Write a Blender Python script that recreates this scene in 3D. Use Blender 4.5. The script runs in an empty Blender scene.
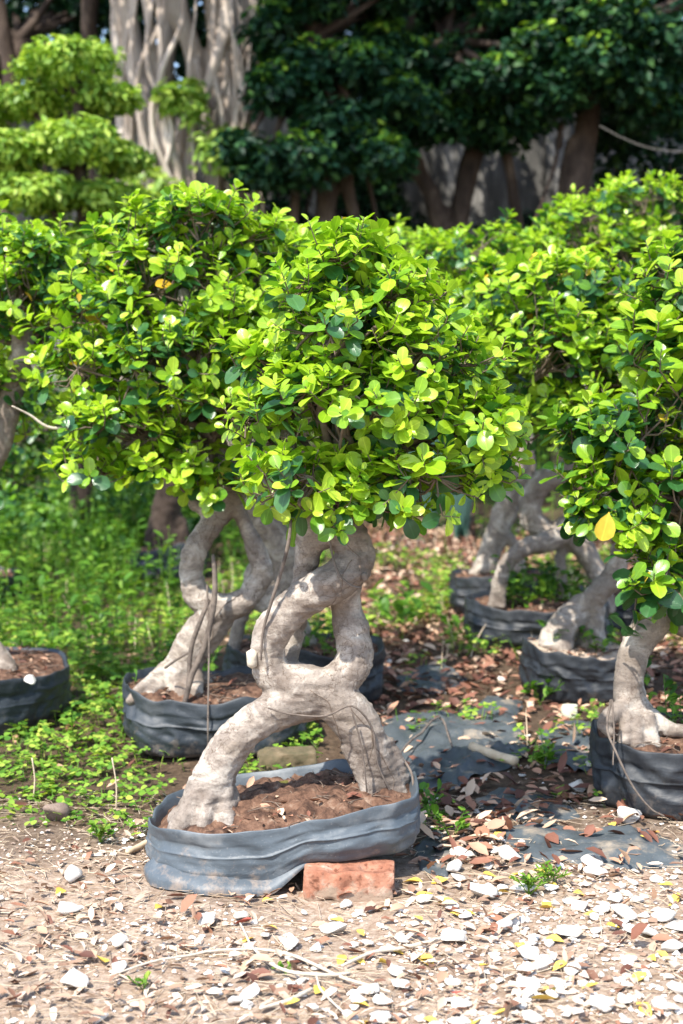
import bpy, math
import numpy as np

rng = np.random.default_rng(7)
C = bpy.context.scene.collection
PI = math.pi

# ------------------------------------------------------------------ camera model
H_CAM, PITCH, FPX = 1.10, math.radians(4.5), 1422.0
CAM = np.array([0.0, 0.0, H_CAM])
FW = np.array([0, math.cos(PITCH), -math.sin(PITCH)])
UP = np.array([0, math.sin(PITCH), math.cos(PITCH)])

def ray(px, py):
    return FW + np.array([1.0, 0, 0]) * ((px - 341.5) / FPX) - UP * ((py - 512) / FPX)

def W(px, py, Y):
    d = ray(px, py)
    return CAM + d * (Y / d[1])

def G(px, py, z=0.0):
    d = ray(px, py)
    return CAM + d * ((z - H_CAM) / d[2])

def proj(P):
    q = P - CAM
    dz = q @ FW
    return 341.5 + FPX * q[:, 0] / dz, 512 - FPX * (q @ UP) / dz

# ------------------------------------------------------------------ noise
def _hash(i, j, k, s):
    n = (i * 374761393 + j * 668265263 + k * 2147483647 + s * 974634777) & 0xFFFFFFFF
    n = ((n ^ (n >> 13)) * 1274126177) & 0xFFFFFFFF
    n = (n ^ (n >> 16)) & 0xFFFFFFFF
    return n.astype(np.float64) / 4294967295.0 * 2 - 1

def vnoise(P, scale=1.0, seed=0):
    Q = np.asarray(P, float) * scale + 1000.0
    I = np.floor(Q).astype(np.int64)
    f = Q - I
    f = f * f * (3 - 2 * f)
    r = 0
    for dx in (0, 1):
        wx = f[:, 0] if dx else 1 - f[:, 0]
        for dy in (0, 1):
            wy = f[:, 1] if dy else 1 - f[:, 1]
            for dz in (0, 1):
                wz = f[:, 2] if dz else 1 - f[:, 2]
                r = r + wx * wy * wz * _hash(I[:, 0] + dx, I[:, 1] + dy, I[:, 2] + dz, seed)
    return r

def fbm(P, scale=1.0, seed=0, octv=3):
    r, a = 0, 1.0
    for o in range(octv):
        r = r + a * vnoise(P, scale * 2 ** o, seed + o * 17)
        a *= 0.5
    return r

def gz(x, y):
    x = np.atleast_1d(np.asarray(x, float)); y = np.atleast_1d(np.asarray(y, float))
    P = np.stack([x, y, np.zeros_like(x)], 1)
    z = 0.020 * vnoise(P, 1.3, 3) + 0.008 * vnoise(P, 5, 4) + 0.004 * vnoise(P, 16, 5)
    return z + 0.03 * np.clip(y - 7, 0, 12)

def gz1(x, y):
    return float(gz([x], [y])[0])

def unit(v):
    return v / np.maximum(np.linalg.norm(v, axis=-1, keepdims=True), 1e-9)

# ------------------------------------------------------------------ mesh plumbing
class MB:
    """collects vertices and faces of one mesh"""
    def __init__(s):
        s.V, s.F, s.M, s.n = [], {3: [], 4: []}, {3: [], 4: []}, 0
        s.UV, s.uv = [], False
    def add(s, V, F, mat=0, uv=None):
        V = np.asarray(V, float); F = np.asarray(F, int)
        if uv is not None: s.uv = True
        s.UV.append(np.zeros((len(V), 2)) if uv is None else uv)
        k = F.shape[1]
        s.V.append(V); s.F[k].append(F + s.n)
        m = np.full(len(F), mat) if np.isscalar(mat) else np.asarray(mat)
        s.M[k].append(m); s.n += len(V)
    def mesh(s, name, mats, base=(0, 0, 0), smooth=True):
        me = bpy.data.meshes.new(name)
        V = np.concatenate(s.V) - np.asarray(base)
        me.vertices.add(len(V)); me.vertices.foreach_set('co', V.astype(np.float32).ravel())
        loops, starts, mi, st = [], [], [], 0
        for k in (4, 3):
            if not s.F[k]: continue
            F = np.concatenate(s.F[k])
            loops.append(F.ravel()); starts.append(st + np.arange(len(F)) * k)
            st += F.size; mi.append(np.concatenate(s.M[k]))
        loops = np.concatenate(loops); starts = np.concatenate(starts); mi = np.concatenate(mi)
        me.loops.add(len(loops)); me.loops.foreach_set('vertex_index', loops.astype(np.int32))
        me.polygons.add(len(starts)); me.polygons.foreach_set('loop_start', starts.astype(np.int32))
        me.polygons.foreach_set('material_index', mi.astype(np.int32))
        me.polygons.foreach_set('use_smooth', np.full(len(starts), smooth))
        for m in (mats if isinstance(mats, (list, tuple)) else [mats]): me.materials.append(m)
        if s.uv:
            at = me.attributes.new('leafuv', 'FLOAT2', 'POINT'); at.data.foreach_set('vector', np.concatenate(s.UV).astype(np.float32).ravel())
        me.update(calc_edges=True); me.validate()
        return me
    def obj(s, name, mats, parent=None, base=None, smooth=True):
        if base is None: base = tuple(parent['_base']) if parent is not None else (0, 0, 0)
        o = bpy.data.objects.new(name, s.mesh(name, mats, base, smooth))
        C.objects.link(o)
        if parent is not None:
            o.parent = parent
        else:
            o.location = base
        o['_base'] = list(map(float, base))
        return o

def tag(o, label=None, cat=None, group=None, kind=None):
    if label: o['label'] = label
    if cat: o['category'] = cat
    if group: o['group'] = group
    if kind: o['kind'] = kind
    return o

def empty(name, loc, label, cat, group=None):
    o = bpy.data.objects.new(name, None); C.objects.link(o)
    o.location = loc; o.empty_display_size = 0.1
    o['_base'] = [float(v) for v in loc]
    return tag(o, label, cat, group)

def catmull(P, n=6):
    P = np.asarray(P, float)
    if len(P) < 3:
        t = np.linspace(0, 1, n + 1)[:, None]
        return P[0] * (1 - t) + P[-1] * t
    Q = np.vstack([2 * P[0] - P[1], P, 2 * P[-1] - P[-2]])
    out = []
    for i in range(1, len(Q) - 2):
        t = np.linspace(0, 1, n, endpoint=False)[:, None]
        a, b, c, d = Q[i - 1], Q[i], Q[i + 1], Q[i + 2]
        out.append(0.5 * (2 * b + (c - a) * t + (2 * a - 5 * b + 4 * c - d) * t ** 2 + (3 * b - a - 3 * c + d) * t ** 3))
    out.append(P[-1:])
    return np.vstack(out)

def tube(mb, P, r, sides=8, mat=0, caps=True):
    P = np.asarray(P, float); n = len(P)
    r = np.full(n, r) if np.isscalar(r) else np.asarray(r, float)
    T = unit(np.gradient(P, axis=0))
    a = np.array([0, 0, 1.0]) if abs(T[0][2]) < 0.9 else np.array([1.0, 0, 0])
    N = np.zeros_like(P); N[0] = unit(np.cross(T[0], a))
    for i in range(1, n):
        v = N[i - 1] - T[i] * (N[i - 1] @ T[i]); N[i] = unit(v)
    B = np.cross(T, N)
    th = np.linspace(0, 2 * PI, sides, endpoint=False)
    ring = N[:, None] * np.cos(th)[None, :, None] + B[:, None] * np.sin(th)[None, :, None]
    V = (P[:, None] + ring * r[:, None, None]).reshape(-1, 3)
    i = np.arange(n - 1)[:, None] * sides; j = np.arange(sides)[None]; j2 = (j + 1) % sides
    F = np.stack([i + j, i + j2, i + sides + j2, i + sides + j], -1).reshape(-1, 4)
    if caps:
        V = np.vstack([V, P[0] - T[0] * r[0] * .6, P[-1] + T[-1] * r[-1] * .6])
        c0, c1 = n * sides, n * sides + 1
        j = np.arange(sides); j2 = (j + 1) % sides
        T3 = np.vstack([np.stack([np.full(sides, c0), j2, j], 1),
                        np.stack([np.full(sides, c1), (n - 1) * sides + j, (n - 1) * sides + j2], 1)])
        k = mb.n
        mb.add(V, F, mat)
        mb.F[3].append(T3 + k); mb.M[3].append(np.full(len(T3), mat))
    else:
        mb.add(V, F, mat)

# ---- leaves -------------------------------------------------------
def leaf_template(ts, ws, fold=0.26):
    V, F = [], []
    for t, w in zip(ts, ws):
        V += [(t, -w, fold * w), (t, 0, 0), (t, w, fold * w)]
    for i in range(len(ts) - 1):
        a = i * 3
        F += [(a, a + 1, a + 4, a + 3), (a + 1, a + 2, a + 5, a + 4)]
    return np.array(V), np.array(F)

LEAF_HI = leaf_template([0, .08, .28, .54, .78, .93, 1], [.02, .07, .33, .49, .48, .30, .08])
LEAF_MED = leaf_template([0, .3, .65, .92, 1], [.03, .38, .5, .3, .06])
LEAF_LO = leaf_template([0, .5, 1], [.1, .5, .12])
LITTER = leaf_template([0, .3, .7, 1], [.05, .42, .4, .04], fold=.5)
PETAL = leaf_template([0, .45, .85, 1], [.04, .40, .46, .22], fold=.12)

def leaves(mb, tmpl, pos, d, nrm, L, Wd, curl, mat):
    TV, TF = tmpl
    N = len(pos)
    if N == 0: return
    side = unit(np.cross(nrm, d)); nrm = unit(np.cross(d, side))
    u, v, w = TV[:, 0], TV[:, 1], TV[:, 2]
    V = (pos[:, None] + d[:, None] * (u[None] * L[:, None])[..., None]
         + side[:, None] * (v[None] * Wd[:, None])[..., None]
         + nrm[:, None] * ((w[None] * Wd[:, None]) - curl[:, None] * L[:, None] * u[None] ** 2)[..., None])
    F = (TF[None] + (np.arange(N) * len(TV))[:, None, None]).reshape(-1, 4)
    mb.add(V.reshape(-1, 3), F, np.repeat(mat, len(TF)), np.tile(TV[:, :2], (N, 1)) if len(TV) > 14 else None)

def rdirs(n, r=rng):
    return unit(r.normal(size=(n, 3)))

# ------------------------------------------------------------------ materials
def nodes(name):
    m = bpy.data.materials.new(name); m.use_nodes = True
    nt = m.node_tree
    return m, nt, nt.nodes, nt.links, nt.nodes['Principled BSDF']

def ramp(N, stops):
    r = N.new('ShaderNodeValToRGB')
    while len(r.color_ramp.elements) > 1: r.color_ramp.elements.remove(r.color_ramp.elements[0])
    for i, (p, c) in enumerate(stops):
        e = r.color_ramp.elements[0] if i == 0 else r.color_ramp.elements.new(p)
        e.position = p; e.color = (*c, 1)
    return r

def leaf_mat(name, stops, trans, tmix=0.35, rough=0.38, spec=0.5):
    m, nt, N, L, b = nodes(name)
    g = N.new('ShaderNodeNewGeometry')
    r = ramp(N, stops); L.new(g.outputs['Random Per Island'], r.inputs[0])
    tc = N.new('ShaderNodeTexCoord'); nz = N.new('ShaderNodeTexNoise')
    nz.inputs['Scale'].default_value = 60; L.new(tc.outputs['Object'], nz.inputs['Vector'])
    mr = N.new('ShaderNodeMapRange'); mr.inputs['To Min'].default_value = .75; mr.inputs['To Max'].default_value = 1.25
    L.new(nz.outputs[0], mr.inputs[0])
    mul = N.new('ShaderNodeVectorMath'); mul.operation = 'SCALE'
    L.new(r.outputs[0], mul.inputs[0]); L.new(mr.outputs[0], mul.inputs['Scale'])
    at = N.new('ShaderNodeAttribute'); at.attribute_name = 'leafuv'; sx = N.new('ShaderNodeSeparateXYZ'); L.new(at.outputs['Vector'], sx.inputs[0])
    ab = N.new('ShaderNodeMath'); ab.operation = 'ABSOLUTE'; L.new(sx.outputs['Y'], ab.inputs[0])
    rib = ramp(N, [(0, (1.4, 1.3, 1.5)), (.025, (1.25, 1.2, 1.35)), (.05, (1, 1, 1)), (.44, (1, 1, 1)), (.52, (1.1, 1.08, 1.1))]); L.new(ab.outputs[0], rib.inputs[0])
    vein = N.new('ShaderNodeMath'); vein.operation = 'MULTIPLY_ADD'; vein.inputs[1].default_value = -.9; L.new(ab.outputs[0], vein.inputs[0]); L.new(sx.outputs['X'], vein.inputs[2])
    vs = N.new('ShaderNodeMath'); vs.operation = 'MULTIPLY'; vs.inputs[1].default_value = 62; L.new(vein.outputs[0], vs.inputs[0])
    sn = N.new('ShaderNodeMath'); sn.operation = 'SINE'; L.new(vs.outputs[0], sn.inputs[0])
    bp = N.new('ShaderNodeBump'); bp.inputs['Strength'].default_value = .12; bp.inputs['Distance'].default_value = .002
    L.new(sn.outputs[0], bp.inputs['Height']); L.new(bp.outputs[0], b.inputs['Normal'])
    rm = N.new('ShaderNodeVectorMath'); rm.operation = 'MULTIPLY'; L.new(mul.outputs[0], rm.inputs[0]); L.new(rib.outputs[0], rm.inputs[1]); mul = rm
    L.new(mul.outputs[0], b.inputs['Base Color'])
    b.inputs['Roughness'].default_value = rough
    b.inputs['Specular IOR Level'].default_value = spec
    t = N.new('ShaderNodeBsdfTranslucent')
    m2 = N.new('ShaderNodeVectorMath'); m2.operation = 'MULTIPLY'; m2.inputs[1].default_value = trans
    L.new(mul.outputs[0], m2.inputs[0]); L.new(m2.outputs[0], t.inputs['Color'])
    mx = N.new('ShaderNodeMixShader'); mx.inputs[0].default_value = tmix
    L.new(b.outputs[0], mx.inputs[1]); L.new(t.outputs[0], mx.inputs[2])
    L.new(mx.outputs[0], N['Material Output'].inputs['Surface'])
    return m

def simple(name, stops, scale=20, rough=.8, bump=.3, bscale=80, spec=.3, detail=6, stretch=(1, 1, 1), bdist=.004, island=0.0):
    m, nt, N, L, b = nodes(name)
    tc = N.new('ShaderNodeTexCoord'); mp = N.new('ShaderNodeMapping'); mp.inputs['Scale'].default_value = stretch
    L.new(tc.outputs['Object'], mp.inputs['Vector'])
    nz = N.new('ShaderNodeTexNoise'); nz.inputs['Scale'].default_value = scale; nz.inputs['Detail'].default_value = detail
    nz.inputs['Roughness'].default_value = .65
    L.new(mp.outputs[0], nz.inputs['Vector'])
    r = ramp(N, stops)
    if island > 0:
        g = N.new('ShaderNodeNewGeometry'); mm = N.new('ShaderNodeMix'); mm.inputs[0].default_value = island
        L.new(nz.outputs[0], mm.inputs[2]); L.new(g.outputs['Random Per Island'], mm.inputs[3])
        L.new(mm.outputs[0], r.inputs[0])
    else:
        L.new(nz.outputs[0], r.inputs[0])
    L.new(r.outputs[0], b.inputs['Base Color'])
    b.inputs['Roughness'].default_value = rough; b.inputs['Specular IOR Level'].default_value = spec
    if bump > 0:
        n2 = N.new('ShaderNodeTexNoise'); n2.inputs['Scale'].default_value = bscale; n2.inputs['Detail'].default_value = 5
        L.new(mp.outputs[0], n2.inputs['Vector'])
        bp = N.new('ShaderNodeBump'); bp.inputs['Strength'].default_value = bump; bp.inputs['Distance'].default_value = bdist
        L.new(n2.outputs[0], bp.inputs['Height']); L.new(bp.outputs[0], b.inputs['Normal'])
    return m

def bark_mat(name, dark, mid, light, pale, ring=60):
    m, nt, N, L, b = nodes(name)
    tc = N.new('ShaderNodeTexCoord')
    def noise(scale, det, rough, dist=0, vec=None):
        n = N.new('ShaderNodeTexNoise'); n.inputs['Scale'].default_value = scale; n.inputs['Detail'].default_value = det
        n.inputs['Roughness'].default_value = rough; n.inputs['Distortion'].default_value = dist
        L.new(vec or tc.outputs['Object'], n.inputs['Vector']); return n
    def mul(a, c, fac):
        x = N.new('ShaderNodeMix'); x.data_type = 'RGBA'; x.blend_type = 'MULTIPLY'; x.inputs[0].default_value = fac
        L.new(a, x.inputs[6]); L.new(c, x.inputs[7]); return x.outputs[2]
    n1 = noise(11, 9, .66, .6)
    r1 = ramp(N, [(.30, dark), (.43, mid), (.50, mid), (.56, light), (.70, pale)]); L.new(n1.outputs[0], r1.inputs[0])
    # smooth purple-grey skin against flaky paler patches, with a sharp border
    n0 = noise(6.5, 5, .6, .4); r0 = ramp(N, [(.42, (.80, .77, .75)), (.48, (1, 1, 1)), (.60, (1, .99, .97)), (.64, (1.12, 1.11, 1.07))]); L.new(n0.outputs[0], r0.inputs[0])
    mp = N.new('ShaderNodeMapping'); mp.inputs['Scale'].default_value = (.6, .6, 1.7); mp.inputs['Rotation'].default_value = (.5, .5, 0)
    L.new(tc.outputs['Object'], mp.inputs['Vector'])
    n2 = noise(ring, 7, .72, .8, mp.outputs[0])
    r2 = ramp(N, [(.30, (.55, .5, .47)), (.46, (1, 1, 1)), (.72, (1.10, 1.09, 1.07))]); L.new(n2.outputs[0], r2.inputs[0])
    # cracks
    wob = noise(14, 4, .6); mxv = N.new('ShaderNodeMix'); mxv.data_type = 'VECTOR'; mxv.inputs[0].default_value = .10
    L.new(tc.outputs['Object'], mxv.inputs[4]); L.new(wob.outputs['Color'], mxv.inputs[5])
    vo = N.new('ShaderNodeTexVoronoi'); vo.feature = 'DISTANCE_TO_EDGE'; vo.inputs['Scale'].default_value = 26; L.new(mxv.outputs[1], vo.inputs['Vector'])
    r3 = ramp(N, [(.0, (.42, .36, .32)), (.018, (.80, .77, .74)), (.04, (1, 1, 1))]); L.new(vo.outputs['Distance'], r3.inputs[0])
    n5 = noise(5, 3, .5); r5 = ramp(N, [(.48, (0, 0, 0)), (.58, (1, 1, 1))]); L.new(n5.outputs[0], r5.inputs[0])
    x = mul(mul(r1.outputs[0], r0.outputs[0], 1), r2.outputs[0], .75)
    xm = N.new('ShaderNodeMix'); xm.data_type = 'RGBA'; xm.blend_type = 'MULTIPLY'; L.new(r5.outputs[0], xm.inputs[0]); L.new(x, xm.inputs[6]); L.new(r3.outputs[0], xm.inputs[7])
    n7 = noise(150, 4, .8); r7 = ramp(N, [(.32, (.62, .58, .55)), (.45, (1, 1, 1)), (.68, (1.12, 1.11, 1.1))]); L.new(n7.outputs[0], r7.inputs[0])
    vp = N.new('ShaderNodeTexVoronoi'); vp.inputs['Scale'].default_value = 95; L.new(tc.outputs['Object'], vp.inputs['Vector'])
    r8 = ramp(N, [(.07, (.45, .4, .36)), (.14, (1, 1, 1))]); L.new(vp.outputs['Distance'], r8.inputs[0])
    fin = mul(mul(xm.outputs[2], r7.outputs[0], .8), r8.outputs[0], .7)
    L.new(fin, b.inputs['Base Color'])
    b.inputs['Roughness'].default_value = .72; b.inputs['Specular IOR Level'].default_value = .3
    n4 = noise(38, 9, .7)
    ad = N.new('ShaderNodeMath'); ad.operation = 'MULTIPLY_ADD'; ad.inputs[1].default_value = .5
    L.new(n2.outputs[0], ad.inputs[0]); L.new(n4.outputs[0], ad.inputs[2])
    a2 = N.new('ShaderNodeMath'); a2.operation = 'MULTIPLY_ADD'; a2.inputs[1].default_value = .8; L.new(n1.outputs[0], a2.inputs[0]); L.new(ad.outputs[0], a2.inputs[2])
    bp = N.new('ShaderNodeBump'); bp.inputs['Strength'].default_value = .7; bp.inputs['Distance'].default_value = .006
    a3 = N.new('ShaderNodeMath'); a3.operation = 'MULTIPLY_ADD'; a3.inputs[1].default_value = .30; L.new(n7.outputs[0], a3.inputs[0]); L.new(a2.outputs[0], a3.inputs[2])
    L.new(a3.outputs[0], bp.inputs['Height']); L.new(bp.outputs[0], b.inputs['Normal'])
    return m

M = {}
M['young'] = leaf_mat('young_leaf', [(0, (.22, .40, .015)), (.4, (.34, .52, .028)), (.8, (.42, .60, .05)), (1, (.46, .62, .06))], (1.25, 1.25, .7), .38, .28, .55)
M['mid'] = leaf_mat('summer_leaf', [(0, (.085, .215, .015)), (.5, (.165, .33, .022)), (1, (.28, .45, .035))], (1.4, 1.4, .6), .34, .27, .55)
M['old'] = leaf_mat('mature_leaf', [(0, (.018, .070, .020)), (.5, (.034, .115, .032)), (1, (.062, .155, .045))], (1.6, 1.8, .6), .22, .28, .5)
M['yellow'] = leaf_mat('yellowed_leaf', [(0, (.62, .40, .03)), (1, (.72, .55, .06))], (1, 1, .5), .3, .45)
M['hedge'] = leaf_mat('pruned_leaf', [(0, (.08, .17, .02)), (.5, (.17, .30, .035)), (1, (.34, .46, .07))], (1.3, 1.3, .6), .3, .45, .3)
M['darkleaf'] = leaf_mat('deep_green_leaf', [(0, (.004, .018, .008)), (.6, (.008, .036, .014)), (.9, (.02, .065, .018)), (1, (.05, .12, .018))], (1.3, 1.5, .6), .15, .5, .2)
M['sunlit_top'] = leaf_mat('shade_tree_sunlit_leaf', [(0, (.04, .12, .02)), (.6, (.085, .21, .02)), (1, (.22, .36, .025))], (1.3, 1.4, .6), .25, .4, .35)  # brighter copy of the dark leaf, sunlight on clump tops put into its colour
M['clover'] = leaf_mat('clover_leaf', [(0, (.045, .13, .013)), (.4, (.10, .22, .02)), (.8, (.19, .32, .035)), (1, (.32, .40, .06))], (1.4, 1.4, .6), .3, .5, .3)
M['weed'] = leaf_mat('weed_leaf', [(0, (.03, .09, .012)), (.6, (.09, .22, .02)), (1, (.19, .33, .035))], (1.4, 1.4, .6), .3, .45, .35)
M['agave'] = leaf_mat('agave_leaf', [(0, (.05, .12, .10)), (1, (.08, .17, .13))], (1, 1, 1), .05, .5)
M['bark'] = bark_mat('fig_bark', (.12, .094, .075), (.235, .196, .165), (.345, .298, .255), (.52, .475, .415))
M['twig'] = simple('twig_bark', [(.3, (.09, .06, .045)), (.7, (.22, .17, .13))], 30, .8, .3, 90)
M['vine'] = simple('root_bark', [(.3, (.07, .055, .047)), (.7, (.20, .16, .13))], 40, .85, .4, 120)
M['cutwood'] = simple('cut_wood', [(.3, (.40, .34, .26)), (.7, (.62, .55, .45))], 60, .85, .5, 120)
M['redwood'] = simple('torn_wood', [(.3, (.25, .11, .06)), (.7, (.50, .33, .22))], 30, .85, .5, 90, stretch=(1, 1, .3))
M['banyan'] = simple('banyan_bark', [(.28, (.16, .12, .09)), (.45, (.36, .29, .235)), (.7, (.62, .54, .46))], 5, .85, .6, 25, stretch=(1, 1, .25), bdist=.02)
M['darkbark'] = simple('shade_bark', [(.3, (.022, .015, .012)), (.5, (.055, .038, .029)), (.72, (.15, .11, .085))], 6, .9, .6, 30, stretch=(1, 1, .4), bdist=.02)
M['stone'] = simple('white_limestone', [(.28, (.40, .34, .28)), (.46, (.60, .56, .50)), (.7, (.76, .74, .70))], 30, .85, .4, 120, bdist=.003)
M['tanstone'] = simple('tan_stone', [(.3, (.36, .28, .21)), (.7, (.60, .51, .42))], 40, .9, .4, 120, bdist=.003)
M['paperstone'] = simple('mossy_stone', [(.3, (.30, .32, .20)), (.6, (.58, .57, .46)), (.8, (.70, .68, .6))], 30, .9, .4, 90)
M['brownstone'] = simple('brown_lump', [(.3, (.16, .11, .085)), (.7, (.34, .26, .21))], 25, .9, .6, 60)
M['brick'] = simple('fired_brick', [(.28, (.17, .07, .045)), (.42, (.30, .125, .075)), (.56, (.38, .185, .12)), (.68, (.50, .38, .30))], 18, .9, .6, 120, bdist=.004)
def dirty(m, z0, z1, col):
    nt = m.node_tree; N, L = nt.nodes, nt.links; b = N['Principled BSDF']; src = b.inputs['Base Color'].links[0].from_socket
    tc = N.new('ShaderNodeTexCoord'); sp = N.new('ShaderNodeSeparateXYZ'); L.new(tc.outputs['Object'], sp.inputs[0])
    n = N.new('ShaderNodeTexNoise'); n.inputs['Scale'].default_value = 32; n.inputs['Detail'].default_value = 8; n.inputs['Roughness'].default_value = .75; L.new(tc.outputs['Object'], n.inputs['Vector'])
    mr = N.new('ShaderNodeMapRange'); mr.inputs['From Min'].default_value = z0; mr.inputs['From Max'].default_value = z1; mr.inputs['To Min'].default_value = .25; mr.inputs['To Max'].default_value = -.06; L.new(sp.outputs['Z'], mr.inputs[0])
    ad = N.new('ShaderNodeMath'); ad.operation = 'ADD'; L.new(n.outputs[0], ad.inputs[0]); L.new(mr.outputs[0], ad.inputs[1])
    r = ramp(N, [(.52, (0, 0, 0)), (.64, (.85, .85, .85))]); L.new(ad.outputs[0], r.inputs[0])
    mx = N.new('ShaderNodeMix'); mx.data_type = 'RGBA'; mx.inputs[7].default_value = (*col, 1); L.new(r.outputs[0], mx.inputs[0]); L.new(src, mx.inputs[6]); L.new(mx.outputs[2], b.inputs['Base Color'])
    n2 = N.new('ShaderNodeTexNoise'); n2.inputs['Scale'].default_value = 70; n2.inputs['Detail'].default_value = 4; L.new(tc.outputs['Object'], n2.inputs['Vector'])
    r2 = ramp(N, [(.30, (.35, .3, .28)), (.42, (1, 1, 1))]); L.new(n2.outputs[0], r2.inputs[0])
    m3 = N.new('ShaderNodeMix'); m3.data_type = 'RGBA'; m3.blend_type = 'MULTIPLY'; m3.inputs[0].default_value = .8; L.new(mx.outputs[2], m3.inputs[6]); L.new(r2.outputs[0], m3.inputs[7]); L.new(m3.outputs[2], b.inputs['Base Color'])
dirty(M['brick'], .0, .05, (.30, .23, .17))
M['mossbrick'] = simple('mossy_block', [(.3, (.06, .06, .03)), (.6, (.16, .12, .07)), (.8, (.25, .2, .14))], 25, .9, .6, 80)
M['soil'] = simple('potting_soil', [(.32, (.025, .014, .010)), (.45, (.090, .047, .030)), (.58, (.17, .094, .060)), (.74, (.30, .22, .16))], 26, .95, 1.0, 110, bdist=.008)
M['sandsoil'] = simple('sandy_soil', [(.3, (.30, .22, .16)), (.7, (.52, .43, .34))], 30, .95, .8, 110, bdist=.006)
M['litter'] = simple('dry_leaf', [(.12, (.09, .036, .024)), (.36, (.20, .082, .052)), (.55, (.34, .17, .105)), (.78, (.50, .34, .23)), (.95, (.6, .46, .34))], 30, .65, .3, 120, island=.85, spec=.35)
M['scrap'] = simple('dry_scrap', [(.1, (.17, .085, .055)), (.35, (.34, .22, .15)), (.65, (.50, .38, .29)), (.9, (.62, .52, .43))], 30, .75, .3, 120, island=.85)
M['yellowfall'] = simple('yellow_fallen_leaf', [(.25, (.50, .24, .04)), (.42, (.64, .42, .06)), (.60, (.70, .54, .12)), (.75, (.52, .40, .10))], 40, .55, .2, 120)
M['orangefall'] = simple('orange_fallen_leaf', [(.3, (.55, .22, .05)), (.7, (.68, .40, .12))], 40, .55, .2, 120)
M['redfall'] = simple('red_fallen_leaf', [(.3, (.28, .05, .04)), (.7, (.45, .12, .08))], 40, .55, .2, 120)
M['straw'] = simple('dry_straw', [(.2, (.40, .29, .19)), (.8, (.66, .54, .40))], 10, .8, 0, island=.9)
M['gravel'] = simple('gravel_chip', [(.1, (.26, .17, .12)), (.35, (.44, .33, .26)), (.6, (.58, .48, .40)), (.8, (.74, .69, .62)), (.95, (.80, .77, .72))], 30, .9, .3, 150, island=.9)
M['wood'] = simple('pale_stick', [(.3, (.42, .31, .19)), (.7, (.62, .50, .35))], 20, .8, .4, 80, stretch=(.3, 1, 1))
M['wall'] = simple('concrete_wall', [(.36, (.05, .048, .043)), (.50, (.14, .135, .125)), (.62, (.40, .385, .36))], 1.6, .9, .4, 20, stretch=(1.6, 1, .3), detail=9, bdist=.02)
M['rope'] = simple('pale_rope', [(.3, (.13, .12, .105)), (.7, (.2, .19, .17))], 30, .8, 0)

def bag_mat(name, a, bcol, dust, amount, mud=1.0):
    m, nt, N, L, b = nodes(name)
    tc = N.new('ShaderNodeTexCoord')
    n1 = N.new('ShaderNodeTexNoise'); n1.inputs['Scale'].default_value = 7; n1.inputs['Detail'].default_value = 8; n1.inputs['Roughness'].default_value = .65
    L.new(tc.outputs['Object'], n1.inputs['Vector'])
    r = ramp(N, [(.3, a), (.55, bcol), (.55 + .3 * (1 - amount) + .05, dust)]); L.new(n1.outputs[0], r.inputs[0])
    n3 = N.new('ShaderNodeTexNoise'); n3.inputs['Scale'].default_value = 160; n3.inputs['Detail'].default_value = 3
    L.new(tc.outputs['Object'], n3.inputs['Vector'])
    r3 = ramp(N, [(.62, (0, 0, 0)), (.74, (1, 1, 1))]); L.new(n3.outputs[0], r3.inputs[0])
    mx = N.new('ShaderNodeMix'); mx.data_type = 'RGBA'; mx.inputs[7].default_value = (*dust, 1)
    ml = N.new('ShaderNodeMath'); ml.operation = 'MULTIPLY'; ml.inputs[1].default_value = .5
    L.new(r3.outputs[0], ml.inputs[0]); L.new(ml.outputs[0], mx.inputs[0]); L.new(r.outputs[0], mx.inputs[6])
    # dried mud splashed up from the ground, thinning with height
    sz = N.new('ShaderNodeSeparateXYZ'); L.new(tc.outputs['Object'], sz.inputs[0])
    n6 = N.new('ShaderNodeTexNoise'); n6.inputs['Scale'].default_value = 22; n6.inputs['Detail'].default_value = 8; n6.inputs['Roughness'].default_value = .75; L.new(tc.outputs['Object'], n6.inputs['Vector'])
    hz = N.new('ShaderNodeMapRange'); hz.inputs['From Min'].default_value = .0; hz.inputs['From Max'].default_value = .15; hz.inputs['To Min'].default_value = .16; hz.inputs['To Max'].default_value = -.10; L.new(sz.outputs['Z'], hz.inputs[0])
    sm = N.new('ShaderNodeMath'); sm.operation = 'ADD'; L.new(n6.outputs[0], sm.inputs[0]); L.new(hz.outputs[0], sm.inputs[1])
    rm = ramp(N, [(.60, (0, 0, 0)), (.74, (.7 * mud, .7 * mud, .7 * mud))]); L.new(sm.outputs[0], rm.inputs[0])
    m9 = N.new('ShaderNodeMix'); m9.data_type = 'RGBA'; m9.inputs[7].default_value = (.26, .20, .155, 1); L.new(rm.outputs[0], m9.inputs[0]); L.new(mx.outputs[2], m9.inputs[6]); mx = m9
    L.new(mx.outputs[2], b.inputs['Base Color'])
    rr = N.new('ShaderNodeMapRange'); rr.inputs['To Min'].default_value = .38; rr.inputs['To Max'].default_value = .68
    L.new(n1.outputs[0], rr.inputs[0]); L.new(rr.outputs[0], b.inputs['Roughness'])
    mp = N.new('ShaderNodeMapping'); mp.inputs['Scale'].default_value = (1, 1, 1.6); L.new(tc.outputs['Object'], mp.inputs['Vector'])
    n2 = N.new('ShaderNodeTexNoise'); n2.inputs['Scale'].default_value = 14; n2.inputs['Detail'].default_value = 5; n2.inputs['Distortion'].default_value = .8
    L.new(mp.outputs[0], n2.inputs['Vector'])
    bp = N.new('ShaderNodeBump'); bp.inputs['Strength'].default_value = .35; bp.inputs['Distance'].default_value = .010
    L.new(n2.outputs[0], bp.inputs['Height']); L.new(bp.outputs[0], b.inputs['Normal'])
    return m
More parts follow.
